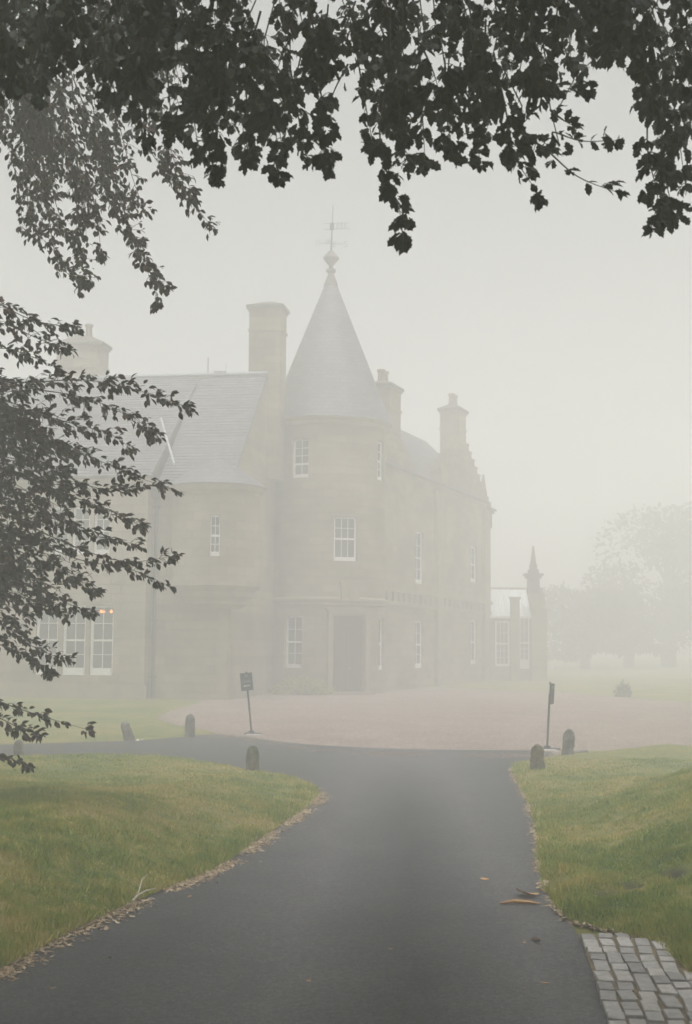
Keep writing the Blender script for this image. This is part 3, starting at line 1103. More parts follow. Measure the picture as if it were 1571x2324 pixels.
b.build('left_wing_side_wall', M_STONE, house)
b = MB()
b.poly([fm.p(sw1, gzl, 0.0), fm.p(0.0, gzl, 0.0), fm.p(0.0, zB_e, 0.0), fm.p(sw1, zB_e, 0.0)])
b.build('middle_wall', M_STONE, house)
zpl = fm.hit(200, 1553, NW)[1]
b = MB()
b.box(fm.p(sl0, gzl, NW - 0.14), fm.e * (sw1 - sl0 + 0.14), fm.n * 0.138, up * (zpl - gzl))
b.build('plinth', M_TRIM, house)
b = MB()
b.box(fm.p(sl0, zW_e - 0.16, NW - 0.16), fm.e * (sw1 - sl0 + 0.18), fm.n * 0.158, up * 0.2)
b.build('eaves_cornice', M_TRIM, house)
# downpipe
sd = fm.hit(345, 1500, NW + 0.3)[0]
b = MB()
zd = fm.hit(345, 1130, 0)[1]
b.tube([fm.p(sd, gzl + 0.3, -0.12), fm.p(sd, zd, -0.12)], 0.065, 10)
for k in range(4):
    z = gzl + 1.0 + k * (zd - gzl - 1.4) / 3
    b.box(fm.p(sd - 0.11, z, -0.19), fm.e * 0.22, fm.n * 0.185, up * 0.07)
b.box(fm.p(sd - 0.16, zd, -0.26), fm.e * 0.32, fm.n * 0.25, up * 0.34)
b.build('downpipe', M_IRON, house)

# roofs
def slab_roof(name, P0, P1, P2, P3, mat, th=0.12, courses=26):
    """roof slope from eave P0-P1 up to ridge P3-P2 as stepped slate courses"""
    P0, P1, P2, P3 = map(Vector, (P0, P1, P2, P3))
    nrm = (P1 - P0).cross(P3 - P0).normalized()
    if nrm.z < 0: nrm = -nrm
    b = MB()
    for k in range(courses):
        f0, f1 = k / courses, (k + 1) / courses
        a0, a1 = P0.lerp(P3, f0) + nrm * 0.02, P1.lerp(P2, f0) + nrm * 0.02
        c0, c1 = P0.lerp(P3, f1), P1.lerp(P2, f1)
        b.poly([a0, a1, c1, c0])
        b.poly([a0, P0.lerp(P3, f0), P1.lerp(P2, f0), a1])
    q = [P0 - nrm * th, P1 - nrm * th, P2 - nrm * th, P3 - nrm * th]
    b.poly(q[::-1]); b.poly([P0, P0 - nrm * th, P1 - nrm * th, P1]); b.poly([P1, P1 - nrm * th, P2 - nrm * th, P2]); b.poly([P3, P3 - nrm * th, P0 - nrm * th, P0])
    return b.build(name, mat, house)


sRe = fm.hit(600, 850, nR)[0]
slr = sl0 - 2
slab_roof('main_roof', fm.p(sw1 + 0.21, zB_e, -0.25), fm.p(sB, zB_e, -0.25), fm.p(sB, z_r, nR), fm.p(sw1 + 0.21, z_r, nR), M_SLATE, courses=40)
slab_roof('main_roof', fm.p(sB, zB_e, 10.6), fm.p(slr, zB_e, 10.6), fm.p(slr, z_r, nR), fm.p(sB, z_r, nR), M_SLATE)
b = MB()
b.tube([fm.p(slr, z_r + 0.03, nR), fm.p(sB, z_r + 0.03, nR)], 0.09, 8)
b.build('ridge', M_LEAD, house)
b = MB()
b.poly([fm.p(sB - 0.02, zB_e, -0.2), fm.p(sB - 0.02, zB_e, 10.5), fm.p(sB - 0.02, z_r, nR)])
b.build('gable_wall', M_STONE, house)
b = MB()
for (q0, q1) in (((slr, 10), (sB, 10)), ((slr, 0.3), (slr, 10))):
    b.poly([fm.p(q0[0], gzl, q0[1]), fm.p(q1[0], gzl, q1[1]), fm.p(q1[0], zB_e, q1[1]), fm.p(q0[0], zB_e, q0[1])])
b.build('rear_wall', M_STONE, house)
# roof over the left wing
slab_roof('wing_roof', fm.p(slr, zW_e + 0.05, NW - 0.25), fm.p(sw1 + 0.2, zW_e + 0.05, NW - 0.25), fm.p(sw1 + 0.2, z_r, nR), fm.p(slr, z_r, nR), M_SLATE, courses=40)
# pale lead valley on the main slope
def on_slope(u, v):
    A_, B_, C_ = fm.p(0, zW_e + 0.05, NW - 0.25), fm.p(1, zW_e + 0.05, NW - 0.25), fm.p(0, z_r, nR)
    nr = (B_ - A_).cross(C_ - A_).normalized()
    if nr.z < 0: nr = -nr
    d = ray(u, v); o_ = Vector((0, 0, CAMZ))
    return o_ + d * ((A_ - o_).dot(nr) / d.dot(nr)) + nr * 0.05
b = MB()
va, vb = on_slope(366, 952), on_slope(396, 1056)
b.tube([va, vb], 0.045, 6)
b.build('valley_flashing', M_LEADW, house)


def chimney(c, w, d, ang, z0, z1, zcap, pots=1, ex=0.12):
    """stone stack with a moulded neck, projecting cap and peaked coping; z1 shaft top, zcap peak"""
    e = Vector((math.cos(ang), math.sin(ang), 0)); n = Vector((-math.sin(ang), math.cos(ang), 0)); up = Vector((0, 0, 1))
    c = Vector((c[0], c[1], 0))
    b = MB()
    def bx(x, za, zb): b.box(c - e * (w / 2 + x) - n * (d / 2 + x) + up * za, e * (w + 2 * x), n * (d + 2 * x), up * (zb - za))
    bx(0, z0, z1 - 0.10)
    bx(0.05, z1 - 0.95, z1 - 0.86)
    bx(ex * 0.5, z1 - 0.10, z1 - 0.0)
    b.box(c - e * (w / 2 + ex) - n * (d / 2 + ex) + up * z1, e * (w + 2 * ex), n * (d + 2 * ex), up * 0.13, 1)
    x = ex - 0.02
    q = [c - e * (w / 2 + x) - n * (d / 2 + x), c + e * (w / 2 + x) - n * (d / 2 + x), c + e * (w / 2 + x) + n * (d / 2 + x), c - e * (w / 2 + x) + n * (d / 2 + x)]
    q = [p + up * (z1 + 0.13) for p in q]
    r = [c + e * sx_ * w * 0.14 + n * sy_ * d * .1 + up * zcap for sx_, sy_ in ((-1, -1), (1, -1), (1, 1), (-1, 1))]
    for i in range(4):
        b.poly([q[i], q[(i + 1) % 4], r[(i + 1) % 4], r[i]], 1)
    b.poly(r, 1)
    o = b.build('chimney', [M_STONE, M_COPE], house)
    for k in range(pots):
        p = MB()
        pc = c + e * ((k - (pots - 1) / 2) * 0.5)
        p.lathe(pc + up * (zcap - 0.06), [(0.15, 0), (0.17, 0.05), (0.15, 0.12), (0.14, 0.42), (0.19, 0.46), (0.18, 0.54), (0.12, 0.55)], 12)
        p.build('chimney_pot', M_POT, o)
    return o


def chim_px(u0, u1, vcap, vpeak, D, ang, d, pots, z0, wfac=1.0):
    pc = at((u0 + u1) / 2, vcap, D)
    w = (u1 - u0) / FPX * D * wfac
    return chimney((pc.x, pc.y), w, d, ang, z0, pc.z, at((u0 + u1) / 2, vpeak, D).z, pots)


chim_px(567, 651, 706, 686, 55.0, -YAW, 1.1, 0, 9.0, 0.88)
chim_px(131, 246, 790, 762, 57.5, -YAW, 1.0, 2, 9.0, 0.92)
# aerials and weeds on the ridge
b = MB()
pa = fm.p(fm.hit(472, 850, nR)[0], z_r, nR)
b.tube([pa, pa + Vector((0, 0, 0.75))], 0.022, 6)
b.build('aerial', M_IRON, house)
b = MB()
pa = fm.p(fm.hit(500, 850, nR)[0], z_r, nR)
b.box(pa + Vector((-0.25, -0.15, 0)), (0.5, 0, 0), (0, 0.3, 0), (0, 0, 0.16))
b.tube([pa + Vector((0.22, 0, 0.1)), pa + Vector((0.24, 0, 0.5))], 0.015, 5)
b.build('roof_vent', M_LEAD, house)

# --- right wing, running away from the tower
RA = math.radians(69)
fr_ = Plane((1.35, 56.6), RA)
sR1 = fr_.hit(1114, 1400)[0]
def rpx(u, v): 
    q = fr_.hit(u, v); return q[0], q[1]
RH = []
for (ua, ub, va_, vb_) in ((943, 962, 1207, 1325), (943, 961, 1410, 1516), (1068, 1083, 1240, 1322), (1068, 1083, 1408, 1507)):
    r_ = rect(fr_, ua, ub, va_, vb_)
    RH.append(r_)
s2 = rpx(896, 1000)[0]; s3 = rpx(1050, 1000)[0]
z_re = rpx(1104, 1140)[1]
gzr = gh(0, 60) - 0.4
wall('right_wing_wall', fr_, -1.0, sR1, gzr, z_re, RH, M_STONE_R, 0.22)
for h in RH: window(fr_, h, (2, 2), 2, 0.10, bottom=0.2)


def stepped_gable(s_c, half, zb, zt, steps, n0=0.0, th=0.45):
    b = MB()
    for k in range(steps):
        w = half * (1 - k / steps)
        z0_, z1_ = zb + (zt - zb) * k / steps, zb + (zt - zb) * (k + 1) / steps
        b.box(fr_.p(s_c - w, z0_ - (0.3 if k == 0 else 0), n0), fr_.e * 2 * w, fr_.n * th, up * (z1_ - z0_ + (0.3 if k == 0 else 0)))
        b.box(fr_.p(s_c - w - 0.03, z1_ - 0.07, n0 - 0.03), fr_.e * (2 * w + 0.06), fr_.n * (th + 0.06), up * 0.075)
    return b.build('stepped_gable', M_STONE_R, house)


zg3 = fr_.hit(1063, 1012, 0.2)[1]
stepped_gable(s3, sR1 - s3 - 0.45, z_re, zg3 + 0.3, 9, -0.004)
zg2 = fr_.hit(936, 1000, 0.2)[1]
stepped_gable(s2, 2.9, z_re, zg2 + 0.1, 8, -0.004)
pc2, pc3 = fr_.p(s2, 0, 0.55), fr_.p(s3, 0, 0.5)
D2, D3 = pc2.y, pc3.y
chimney((pc2.x, pc2.y), 1.6, 1.1, RA, z_re, at(896, 884, D2).z, at(896, 866, D2).z, 2)
chimney((pc3.x, pc3.y), 1.25, 1.0, RA, z_re, at(1033, 936, D3).z, at(1033, 917, D3).z, 2)
z_rr = fr_.hit(965, 1001, 3.0)[1]
slab_roof('right_wing_roof', fr_.p(-1.5, z_re, -0.1), fr_.p(sR1 - 0.2, z_re, -0.1), fr_.p(sR1 - 2.2, z_rr, 3.0), fr_.p(-1.5, z_rr, 3.0), M_SLATE_C)
slab_roof('right_wing_roof', fr_.p(sR1 - 0.2, z_re, 6.1), fr_.p(-1.5, z_re, 6.1), fr_.p(-1.5, z_rr, 3.0), fr_.p(sR1 - 2.2, z_rr, 3.0), M_SLATE_C)
b = MB()
b.poly([fr_.p(sR1, gzr, 0), fr_.p(sR1, gzr, 6), fr_.p(sR1, z_re, 6), fr_.p(sR1, z_re, 0)])
b.poly([fr_.p(sR1, gzr, 6), fr_.p(-1, gzr, 6), fr_.p(-1, z_re, 6), fr_.p(sR1, z_re, 6)])
b.poly([fr_.p(sR1 - 0.2, z_re, 0), fr_.p(sR1 - 0.2, z_re, 6), fr_.p(sR1 - 2.2, z_rr, 3)])
b.build('rear_wall', M_STONE_R, house)
z_rs = rpx(960, 1366)[1]
b = MB()
b.box(fr_.p(-0.6, z_rs - 0.3, -0.12), fr_.e * (sR1 + 0.55), fr_.n * 0.118, up * 0.18)
b.box(fr_.p(-0.6, z_rs + 0.28, -0.14), fr_.e * (sR1 + 0.55), fr_.n * 0.138, up * 0.16)
for k in range(24):
    b.box(fr_.p(-0.5 + k * (sR1 + 0.3) / 24, z_rs - 0.118, -0.09), fr_.e * 0.3, fr_.n * 0.088, up * 0.396)
b.build('corbel_course', M_TRIM, house)
# buttress strips and corner pinnacle
for u_ in (994, 1100):
    s_ = rpx(u_, 1400)[0]
    b = MB()
    b.box(fr_.p(s_ - 0.45, gzr, -0.16), fr_.e * 0.9, fr_.n * 0.158, up * (z_re - gzr - 0.4))
    b.build('pilaster', M_TRIM, house)


def pinnacle(c, zc, zt, w, parent=house, ang=RA):
    """square pier head with cornice and slender obelisk"""
    b = MB()
    c = Vector((c[0], c[1], 0))
    e = Vector((math.cos(ang), math.sin(ang), 0)); n = Vector((-math.sin(ang), math.cos(ang), 0))
    def bx(x, za, zb): b.box(c - e * x - n * x + up * za, e * 2 * x, n * 2 * x, up * (zb - za))
    bx(w, zc - 0.9, zc - 0.12); bx(w + 0.10, zc - 0.12, zc + 0.02); bx(w + 0.20, zc + 0.02, zc + 0.13); bx(w * 0.9, zc + 0.13, zc + 0.35); bx(w * 0.62, zc + 0.35, zc + 0.62)
    q = [(-1, -1), (1, -1), (1, 1), (-1, 1)]
    r0, r1 = w * 0.5, 0.04
    lo = [c + e * x * r0 + n * y * r0 + up * (zc + 0.62) for x, y in q]
    hi = [c + e * x * r1 + n * y * r1 + up * zt for x, y in q]
    for i in range(4): b.poly([lo[i], lo[(i + 1) % 4], hi[(i + 1) % 4], hi[i]])
    b.poly(hi)
    return b.build('pinnacle', M_COPE, parent)


pcn = fr_.p(sR1 - 0.35, 0, 0.3)
pinnacle((pcn.x, pcn.y), at(1103, 1160, pcn.y).z, at(1103, 1077, pcn.y).z, 0.38)

# ------------------------------------------------------------------ conservatory beyond the wing
YC = 73.0
fc = Plane((0, YC), 0.0)
cons = empty('conservatory', (8.5, YC, gh(8, YC)))
tag(cons, 'stone and glass conservatory with sloping glazed roof beyond the right wing of the mansion', 'conservatory')
gzc = gh(8, YC) - 0.1
x0c, x1c = fc.hit(1104, 1400)[0], fc.hit(1238, 1400)[0]
ze = fc.hit(1160, 1402)[1]
zr = fc.hit(1160, 1334, 2.2)[1]
CH = [rect(fc, 1124, 1157, 1410, 1512), rect(fc, 1179, 1202, 1400, 1518)]
wall('front_wall', fc, x0c, x1c, gzc, ze, CH, M_STONE_T, 0.25, parent=cons)
SUBP = {}
for i, h in enumerate(CH):
    w_ = window(fc, h, (3, 2) if i == 0 else (3, 2), 3 if i == 0 else 2, 0.06, parent=cons, bottom=0.12 if i == 0 else 0.5)
b = MB()
b.poly([fc.p(x1c, gzc, 0), fc.p(x1c, gzc, 4), fc.p(x1c, ze, 4), fc.p(x1c, ze, 0)])
b.poly([fc.p(x0c, gzc, 4), fc.p(x1c, gzc, 4), fc.p(x1c, zr - 0.2, 4), fc.p(x0c, zr - 0.2, 4)])
b.build('rear_wall', M_STONE_T, cons)
# glazed slope
roofg = MB()
xr0, xr1 = fc.hit(1112, 1400)[0], fc.hit(1205, 1400)[0]
nb = 7
for k in range(nb + 1):
    x = xr0 + (xr1 - xr0) * k / nb
    roofg.tube([fc.p(x, ze + 0.03, -0.05), fc.p(x, zr - 0.1, 2.2)], 0.035, 5)
roofg.box(fc.p(xr0, ze - 0.03, -0.18), fc.e * (xr1 - xr0), fc.n * 0.16, up * 0.12)
ro = roofg.build('roof_bars', M_WHITE, cons)
M_GLASSW = plain('whitened_glass', (0.62, 0.66, 0.66), 0.25, 0.06)
for k in range(nb):
    xa, xb = xr0 + (xr1 - xr0) * k / nb + 0.04, xr0 + (xr1 - xr0) * (k + 1) / nb - 0.04
    q = MB()
    q.poly([fc.p(xa, ze + 0.04, -0.04), fc.p(xb, ze + 0.04, -0.04), fc.p(xb, zr - 0.1, 2.2), fc.p(xa, zr - 0.1, 2.2)])
    q.poly([fc.p(xa, ze + 0.025, -0.04), fc.p(xa, zr - 0.115, 2.2), fc.p(xb, zr - 0.115, 2.2), fc.p(xb, ze + 0.025, -0.04)])
    q.build('pane', M_GLASSW, ro)
b = MB()
b.box(fc.p(x0c - 0.3, zr - 0.28, 2.22), fc.e * (xr1 - x0c + 0.4), fc.n * 0.3, up * 0.3)
b.build('roof_parapet', M_TRIM, cons)
# stone piers
for (ua, ub, vt) in ((1158, 1178, 1360), (1205, 1240, 1386)):
    xa, xb = fc.hit(ua, 1450)[0], fc.hit(ub, 1450)[0]
    zt_ = fc.hit(1200, vt)[1]
    b = MB()
    b.box(fc.p(xa, gzc, -0.35), fc.e * (xb - xa), fc.n * 0.34, up * (zt_ - gzc))
    b.box(fc.p(xa - 0.07, zt_, -0.42), fc.e * (xb - xa + 0.14), fc.n * 0.46, up * 0.1)
    if ua > 1200:
        zt2 = fc.hit(1200, 1334)[1]
        b.box(fc.p(xa + 0.02, zt_ + 0.1, -0.3), fc.e * (xb - xa) * 0.72, fc.n * 0.3, up * (zt2 - zt_ - 0.1))
        b.box(fc.p(xa + 0.02, zt_ + 0.1, 0.002), fc.e * (xb - xa) * 0.9, fc.n * 0.3, up * (zt2 - zt_ - 0.4))
    b.build('stone_pier', M_TRIM, cons)
xp = fc.hit(1210, 1300)[0]
pinnacle((xp, YC - 0.1), fc.hit(1210, 1308)[1], fc.hit(1210, 1240)[1], 0.3, cons, 0.0)
b = MB()
pl = on_ground(1252, 1518)
b.box((pl.x - 0.33, pl.y, pl.z - 0.05), (0.85, 0.3, 0), (-0.2, 0.6, 0), (0, 0, 0.28))
tag(b.build('stone_slab', M_WHITE), 'low white slab on the lawn beside the conservatory end pier', 'slab')

# ------------------------------------------------------------------ lit lamp inside the left room
lampc = fm.p(fm.hit(240, 1390, 1.4)[0], fm.hit(240, 1390, 1.4)[1], 1.4)
lamp = empty('chandelier', lampc + Vector((0, 0, 0.5)))
tag(lamp, 'small lit chandelier with three warm bulbs seen through the left ground floor window', 'chandelier')
b = MB()
b.tube([lampc + Vector((0, 0, 1.2)), lampc + Vector((0, 0, -0.1))], 0.012, 6)
for dx_ in (-0.17, -0.06, 0.21):
    b.tube([lampc + Vector((0, 0, -0.1)), lampc + Vector((dx_ * 0.6, 0, -0.16)), lampc + Vector((dx_, 0, -0.04))], 0.01, 5)
b.build('lamp_frame', M_IRON, lamp).matrix_parent_inverse = Matrix.Translation(-lamp.location)
M_BULB = emit_mat('bulb', (1.0, 0.26, 0.04), 2.6)
for dx_ in (-0.17, -0.06, 0.21):
    q = MB()
    q.lathe(lampc + Vector((dx_, 0, -0.03)), [(0.012, 0), (0.05, 0.03), (0.054, 0.08), (0.008, 0.14)], 10)
    q.build('bulb', M_BULB, lamp).matrix_parent_inverse = Matrix.Translation(-lamp.location)


# ------------------------------------------------------------------ marker stones
def marker_stone(u, v, hpx, wpx, lean, label, moss, seed):
    p = on_ground(u, v)
    z = max(h_left(p.x, p.y) if u < 800 and inside(left_out, np.array([p.x]), np.array([p.y]))[0] else p.z,
            h_right(p.x, p.y) if u > 800 and inside(right_out, np.array([p.x]), np.array([p.y]))[0] else p.z)
    D = p.y
    H, Wd = hpx / FPX * D, wpx / FPX * D
    r_ = random.Random(seed)
    bm = bmesh.new()
    rings, seg = 13, 14
    prof = [(1.0, -0.16), (1.0, 0.0), (1.02, 0.12), (0.98, 0.25), (1.0, 0.38), (0.96, 0.5), (0.97, 0.62), (0.94, 0.74), (0.88, 0.83), (0.72, 0.91), (0.50, 0.965), (0.24, 0.99), (0.02, 1.0)]
    R = []
    for (rr, zz) in prof:
        ring = []
        for k in range(seg):
            t = 2 * math.pi * k / seg
            sq = 1.0 / max(abs(math.cos(t)), abs(math.sin(t))) ** 0.35
            f = rr * Wd / 2 * sq * 0.94 * (1 + r_.gauss(0, 0.06))
            ring.append(bm.verts.new((math.cos(t) * f, math.sin(t) * f * 0.85, H * (zz + r_.gauss(0, 0.016)))))
        R.append(ring)
    for i in range(rings - 1):
        for k in range(seg):
            bm.faces.new((R[i][k], R[i][(k + 1) % seg], R[i + 1][(k + 1) % seg], R[i + 1][k]))
    bm.faces.new(R[-1])
    me = bpy.data.meshes.new('marker_stone')
    bm.to_mesh(me); bm.free()
    me.polygons.foreach_set('use_smooth', [False] * len(me.polygons))
    me.materials.append(moss)
    o = link('marker_stone', me)
    o.location = (p.x, p.y, z - 0.005)
    o.rotation_euler = (0.02, lean, r_.uniform(0, 3))
    o.rotation_euler = (Matrix.Rotation(lean, 3, 'Y') @ Matrix.Rotation(r_.uniform(0, 3), 3, 'Z')).to_euler()
    tag(o, label, 'marker stone', 'rough marker stones along the drive edges')
    return o


def stone_mat(name, c0, c1, moss):
    m, n, b = new_mat(name)
    f = noise(n, 9, 5, 0.7)
    c = ramp(n, f, [(0.3, c0), (0.55, c1), (0.75, tuple(min(1, x * 1.5) for x in c1))])
    c = mix(n, ramp(n, noise(n, 4.0, 4), [(0.48, (0, 0, 0)), (0.62, (1, 1, 1))]), c, moss)
    n.links.new(c, b.inputs['Base Color'])
    b.inputs['Roughness'].default_value = 0.95
    bump(n, b, noise(n, 35, 4, 0.7), 0.03)
    return m


M_ST1 = stone_mat('mossy_stone', (0.05, 0.042, 0.026), (0.16, 0.13, 0.08), (0.035, 0.05, 0.022))
M_ST2 = stone_mat('mossy_stone_olive', (0.055, 0.042, 0.016), (0.14, 0.11, 0.045), (0.045, 0.05, 0.02))
M_ST3 = stone_mat('lichen_stone', (0.07, 0.065, 0.055), (0.16, 0.15, 0.13), (0.06, 0.06, 0.05))
marker_stone(573, 1755, 61, 31, 0.0, 'dark upright marker stone on the tip of the left lawn, nearest of the left side', M_ST1, 1)
marker_stone(431, 1674, 52, 24, 0.0, 'slim upright marker stone between the leaning stone and the left sign', M_ST3, 2)
marker_stone(295, 1681, 45, 24, -0.32, 'marker stone leaning to the left at the far side of the left road', M_ST3, 3)
marker_stone(42, 1722, 42, 24, 0.0, 'marker stone at the left edge of the picture half hidden by leaves', M_ST3, 4)
marker_stone(1220, 1757, 55, 33, 0.0, 'squat mossy marker stone on the right lawn corner, in front of the right sign', M_ST2, 5)
marker_stone(1288, 1722, 57, 29, 0.10, 'pale topped marker stone just right of the right sign base', M_ST3, 6)
# low stones by the leaning marker
for i, (u, v, s) in enumerate(((312, 1682, .05), (322, 1681, .035), (1320, 1718, .11))):
    p = on_ground(u, v)
    bm = bmesh.new()
    bmesh.ops.create_icosphere(bm, subdivisions=2, radius=1)
    for q in bm.verts:
        q.co *= 1 + rnd.gauss(0, 0.07)
        q.co.x *= s * (1.6 if i == 2 else 1); q.co.y *= s; q.co.z *= s * 0.6
    me = bpy.data.meshes.new('loose_stone'); bm.to_mesh(me); bm.free()
    me.materials.append(M_SLAB if i < 2 else M_ST3)
    o = link('loose_stone', me); o.location = (p.x, p.y, p.z + s * 0.25 + (0.05 if i == 2 else 0.0))
    tag(o, ('small pale stone at the foot of the leaning marker stone', 'smaller pale stone chip just right of the leaning marker stone', 'flat low grey stone in the grass right of the pale topped marker')[i], 'stone')


# ------------------------------------------------------------------ signs
def sign_board(u, v, hpx, tip, panel_w, panel_h, yaw, label, left):
    """tip: pixel of the top of the post"""
    p = on_ground(u, v)
    D = p.y
    t = at(tip[0], tip[1], D)
    root = empty('sign_board', (p.x, p.y, p.z + 0.03))
    tag(root, label, 'sign', 'signs on posts beside the drive')
    inv = Matrix.Translation(-root.location)
    b0, ax = Vector((p.x, p.y, p.z + 0.04)), None
    ax = (t - b0)
    L = ax.length; ax.normalize()
    b = MB()
    b.tube([b0, b0 + ax * (L - panel_h * 0.5)], 0.026, 10)
    b.build('post', M_IRON, root).matrix_parent_inverse = inv
    b = MB()
    bw = 0.40
    b.box(b0 + Vector((-bw * (0.42 if left else 0.30), -0.12, -0.045)), (bw, 0.0, 0), (0, 0.30, 0), (0, 0, 0.05))
    b.box(b0 + Vector((-0.07, -0.06, 0.005)), (0.14, 0, 0), (0, 0.12, 0), (0, 0, 0.05))
    b.build('base', M_IRON, root).matrix_parent_inverse = inv
    # panel facing the drive
    ex = Matrix.Rotation(yaw, 3, 'Z') @ Vector((1, 0, 0))
    ex = (ex - ax * ex.dot(ax)).normalized()
    nn = ex.cross(ax).normalized()      # towards the viewer for small yaw
    if nn.y > 0: nn = -nn
    tilt = Matrix.Rotation(math.radians(-3 if left else 0), 3, nn)
    c = t - ax * (panel_h * 0.5)
    if not left: c = c + ex * panel_w * 0.28
    b = MB()
    b.box(c - ex * panel_w / 2 - ax * panel_h / 2 + nn * 0.03, ex * panel_w, -nn * 0.022, ax * panel_h)
    pn = b.build('panel', M_SIGN, root)
    pn.matrix_parent_inverse = inv
    def pr(nm, x0, x1, y0, y1, m):
        q = MB()
        o_ = c + nn * 0.033 + ex * (x0 * panel_w) + ax * (y0 * panel_h)
        q.box(o_, ex * (x1 - x0) * panel_w, -nn * 0.0025, ax * (y1 - y0) * panel_h)
        q.build(nm, m, pn)
    b = MB()
    fr0 = 0.018
    for (xa, ya, xw, yh) in ((-.5, -.5, 1, .03), (-.5, .47, 1, .03), (-.5, -.47, .04, .94), (.46, -.47, .04, .94)):
        b.box(c + ex * xa * panel_w + ax * ya * panel_h + nn * 0.042, ex * xw * panel_w, -nn * 0.011, ax * yh * panel_h)
    b.build('panel_frame', M_IRON, root).matrix_parent_inverse = inv
    if left:
        # faded print and the white arrow pointing left
        pr('crest_print', -0.12, 0.14, 0.27, 0.40, M_SIGNG)
        for k in range(8):
            xa = -0.36 + k * 0.092
            pr('letter_print', xa, xa + 0.062, -0.04, 0.07 + 0.02 * (k % 3), M_SIGNG)
        q = MB()
        o_ = c + nn * 0.033
        pts = [(-.30, -.24), (-.17, -.17), (-.17, -.215), (.26, -.205), (.26, -.25), (-.17, -.26), (-.17, -.31)]
        q.poly([o_ + ex * x * panel_w + ax * y * panel_h for x, y in pts])
        q.poly([o_ - nn * 0.002 + ex * x * panel_w + ax * y * panel_h for x, y in pts][::-1])
        q.build('arrow', M_SIGNW, pn)
    else:
        pr('arrow', 0.02, 0.36, 0.36, 0.385, M_SIGNW)
        pr('arrow', -0.08, 0.30, 0.27, 0.295, M_SIGNW)
        pr('letter_print', 0.05, 0.3, -0.42, -0.38, M_SIGNG)
    b = MB()
    b.lathe(t + ax * 0.0, [(0.02, -0.02), (0.025, 0.0), (0.022, 0.025), (0.004, 0.035)], 10)
    b.build('post_cap', M_IRON, root).matrix_parent_inverse = inv
    return root


sign_board(571, 1667, 138, (559, 1527), 0.31, 0.44, math.radians(-8), 'leaning black sign board with a white arrow on a thin post, left of the drive', True)
sign_board(1242, 1702, 152, (1249, 1551), 0.26, 0.46, math.radians(64), 'black sign board seen nearly edge on, its post standing on a pale slab', False)
for (u, v, w_, d_, lab) in ((1242, 1703, 0.46, 0.42, 'pale square paving slab under the right sign'), (579, 1668, 0.36, 0.25, 'thin grey paving slab under the left sign')):
    p = on_ground(u, v)
    b = MB()
    b.box((p.x - w_ / 2 - 0.03, p.y - d_ / 2 - 0.05, p.z - 0.03), (w_, 0, 0), (-0.06, d_ + 0.16, 0), (0, 0, 0.052))
    tag(b.build('paving_slab', M_SLAB), lab, 'paving slab')


# ------------------------------------------------------------------ leaves
def leaf_shape(lobed):
    """one leaf lying along +x, folded along its midrib: vertices and triangles"""
    if lobed:
        half = [(0.0, 0.02), (0.18, 0.20), (0.30, 0.17), (0.45, 0.36), (0.58, 0.24), (0.75, 0.27), (0.85, 0.12), (1.0, 0.0)]
    else:
        half = [(0.0, 0.015), (0.20, 0.20), (0.45, 0.29), (0.70, 0.21), (0.88, 0.09), (1.0, 0.0)]
    mid = [(x, 0, 0.04 * math.sin(x * 3.1)) for x, y in half]
    V = list(mid); F = []
    n = len(half)
    for sgn in (1, -1):
        o_ = len(V)
        V += [(x, sgn * y, 0.04 * math.sin(x * 3.1) + 0.28 * y) for x, y in half]
        for i in range(n - 1):
            q = (i, i + 1, o_ + i + 1, o_ + i) if sgn < 0 else (i, o_ + i, o_ + i + 1, i + 1)
            F.append(q)
    return np.array(V, float), F


LEAF = {k: leaf_shape(k) for k in (False, True)}


def frames(n, dirs, spread, droop, g):
    """random leaf frames around the given directions"""
    X = dirs + g.normal(0, spread, (n, 3))
    X[:, 2] -= droop
    X /= np.linalg.norm(X, axis=1)[:, None]
    U = g.normal(0, 0.55, (n, 3)); U[:, 2] += 1.0
    Y = np.cross(U, X); Y /= np.linalg.norm(Y, axis=1)[:, None]
    Z = np.cross(X, Y)
    return X, Y, Z


def leaves_mesh(name, P, fr, size, lobed, mat):
    V0, F0 = LEAF[lobed]
    X, Y, Z = fr
    n = len(P)
    V = P[:, None, :] + size[:, None, None] * (V0[None, :, 0:1] * X[:, None] + V0[None, :, 1:2] * Y[:, None] + V0[None, :, 2:3] * Z[:, None])
    nv = len(V0)
    F = np.array(F0)[None] + (np.arange(n) * nv)[:, None, None]
    return tri_mesh(name, V.reshape(-1, 3), F.reshape(-1, 4), [mat])


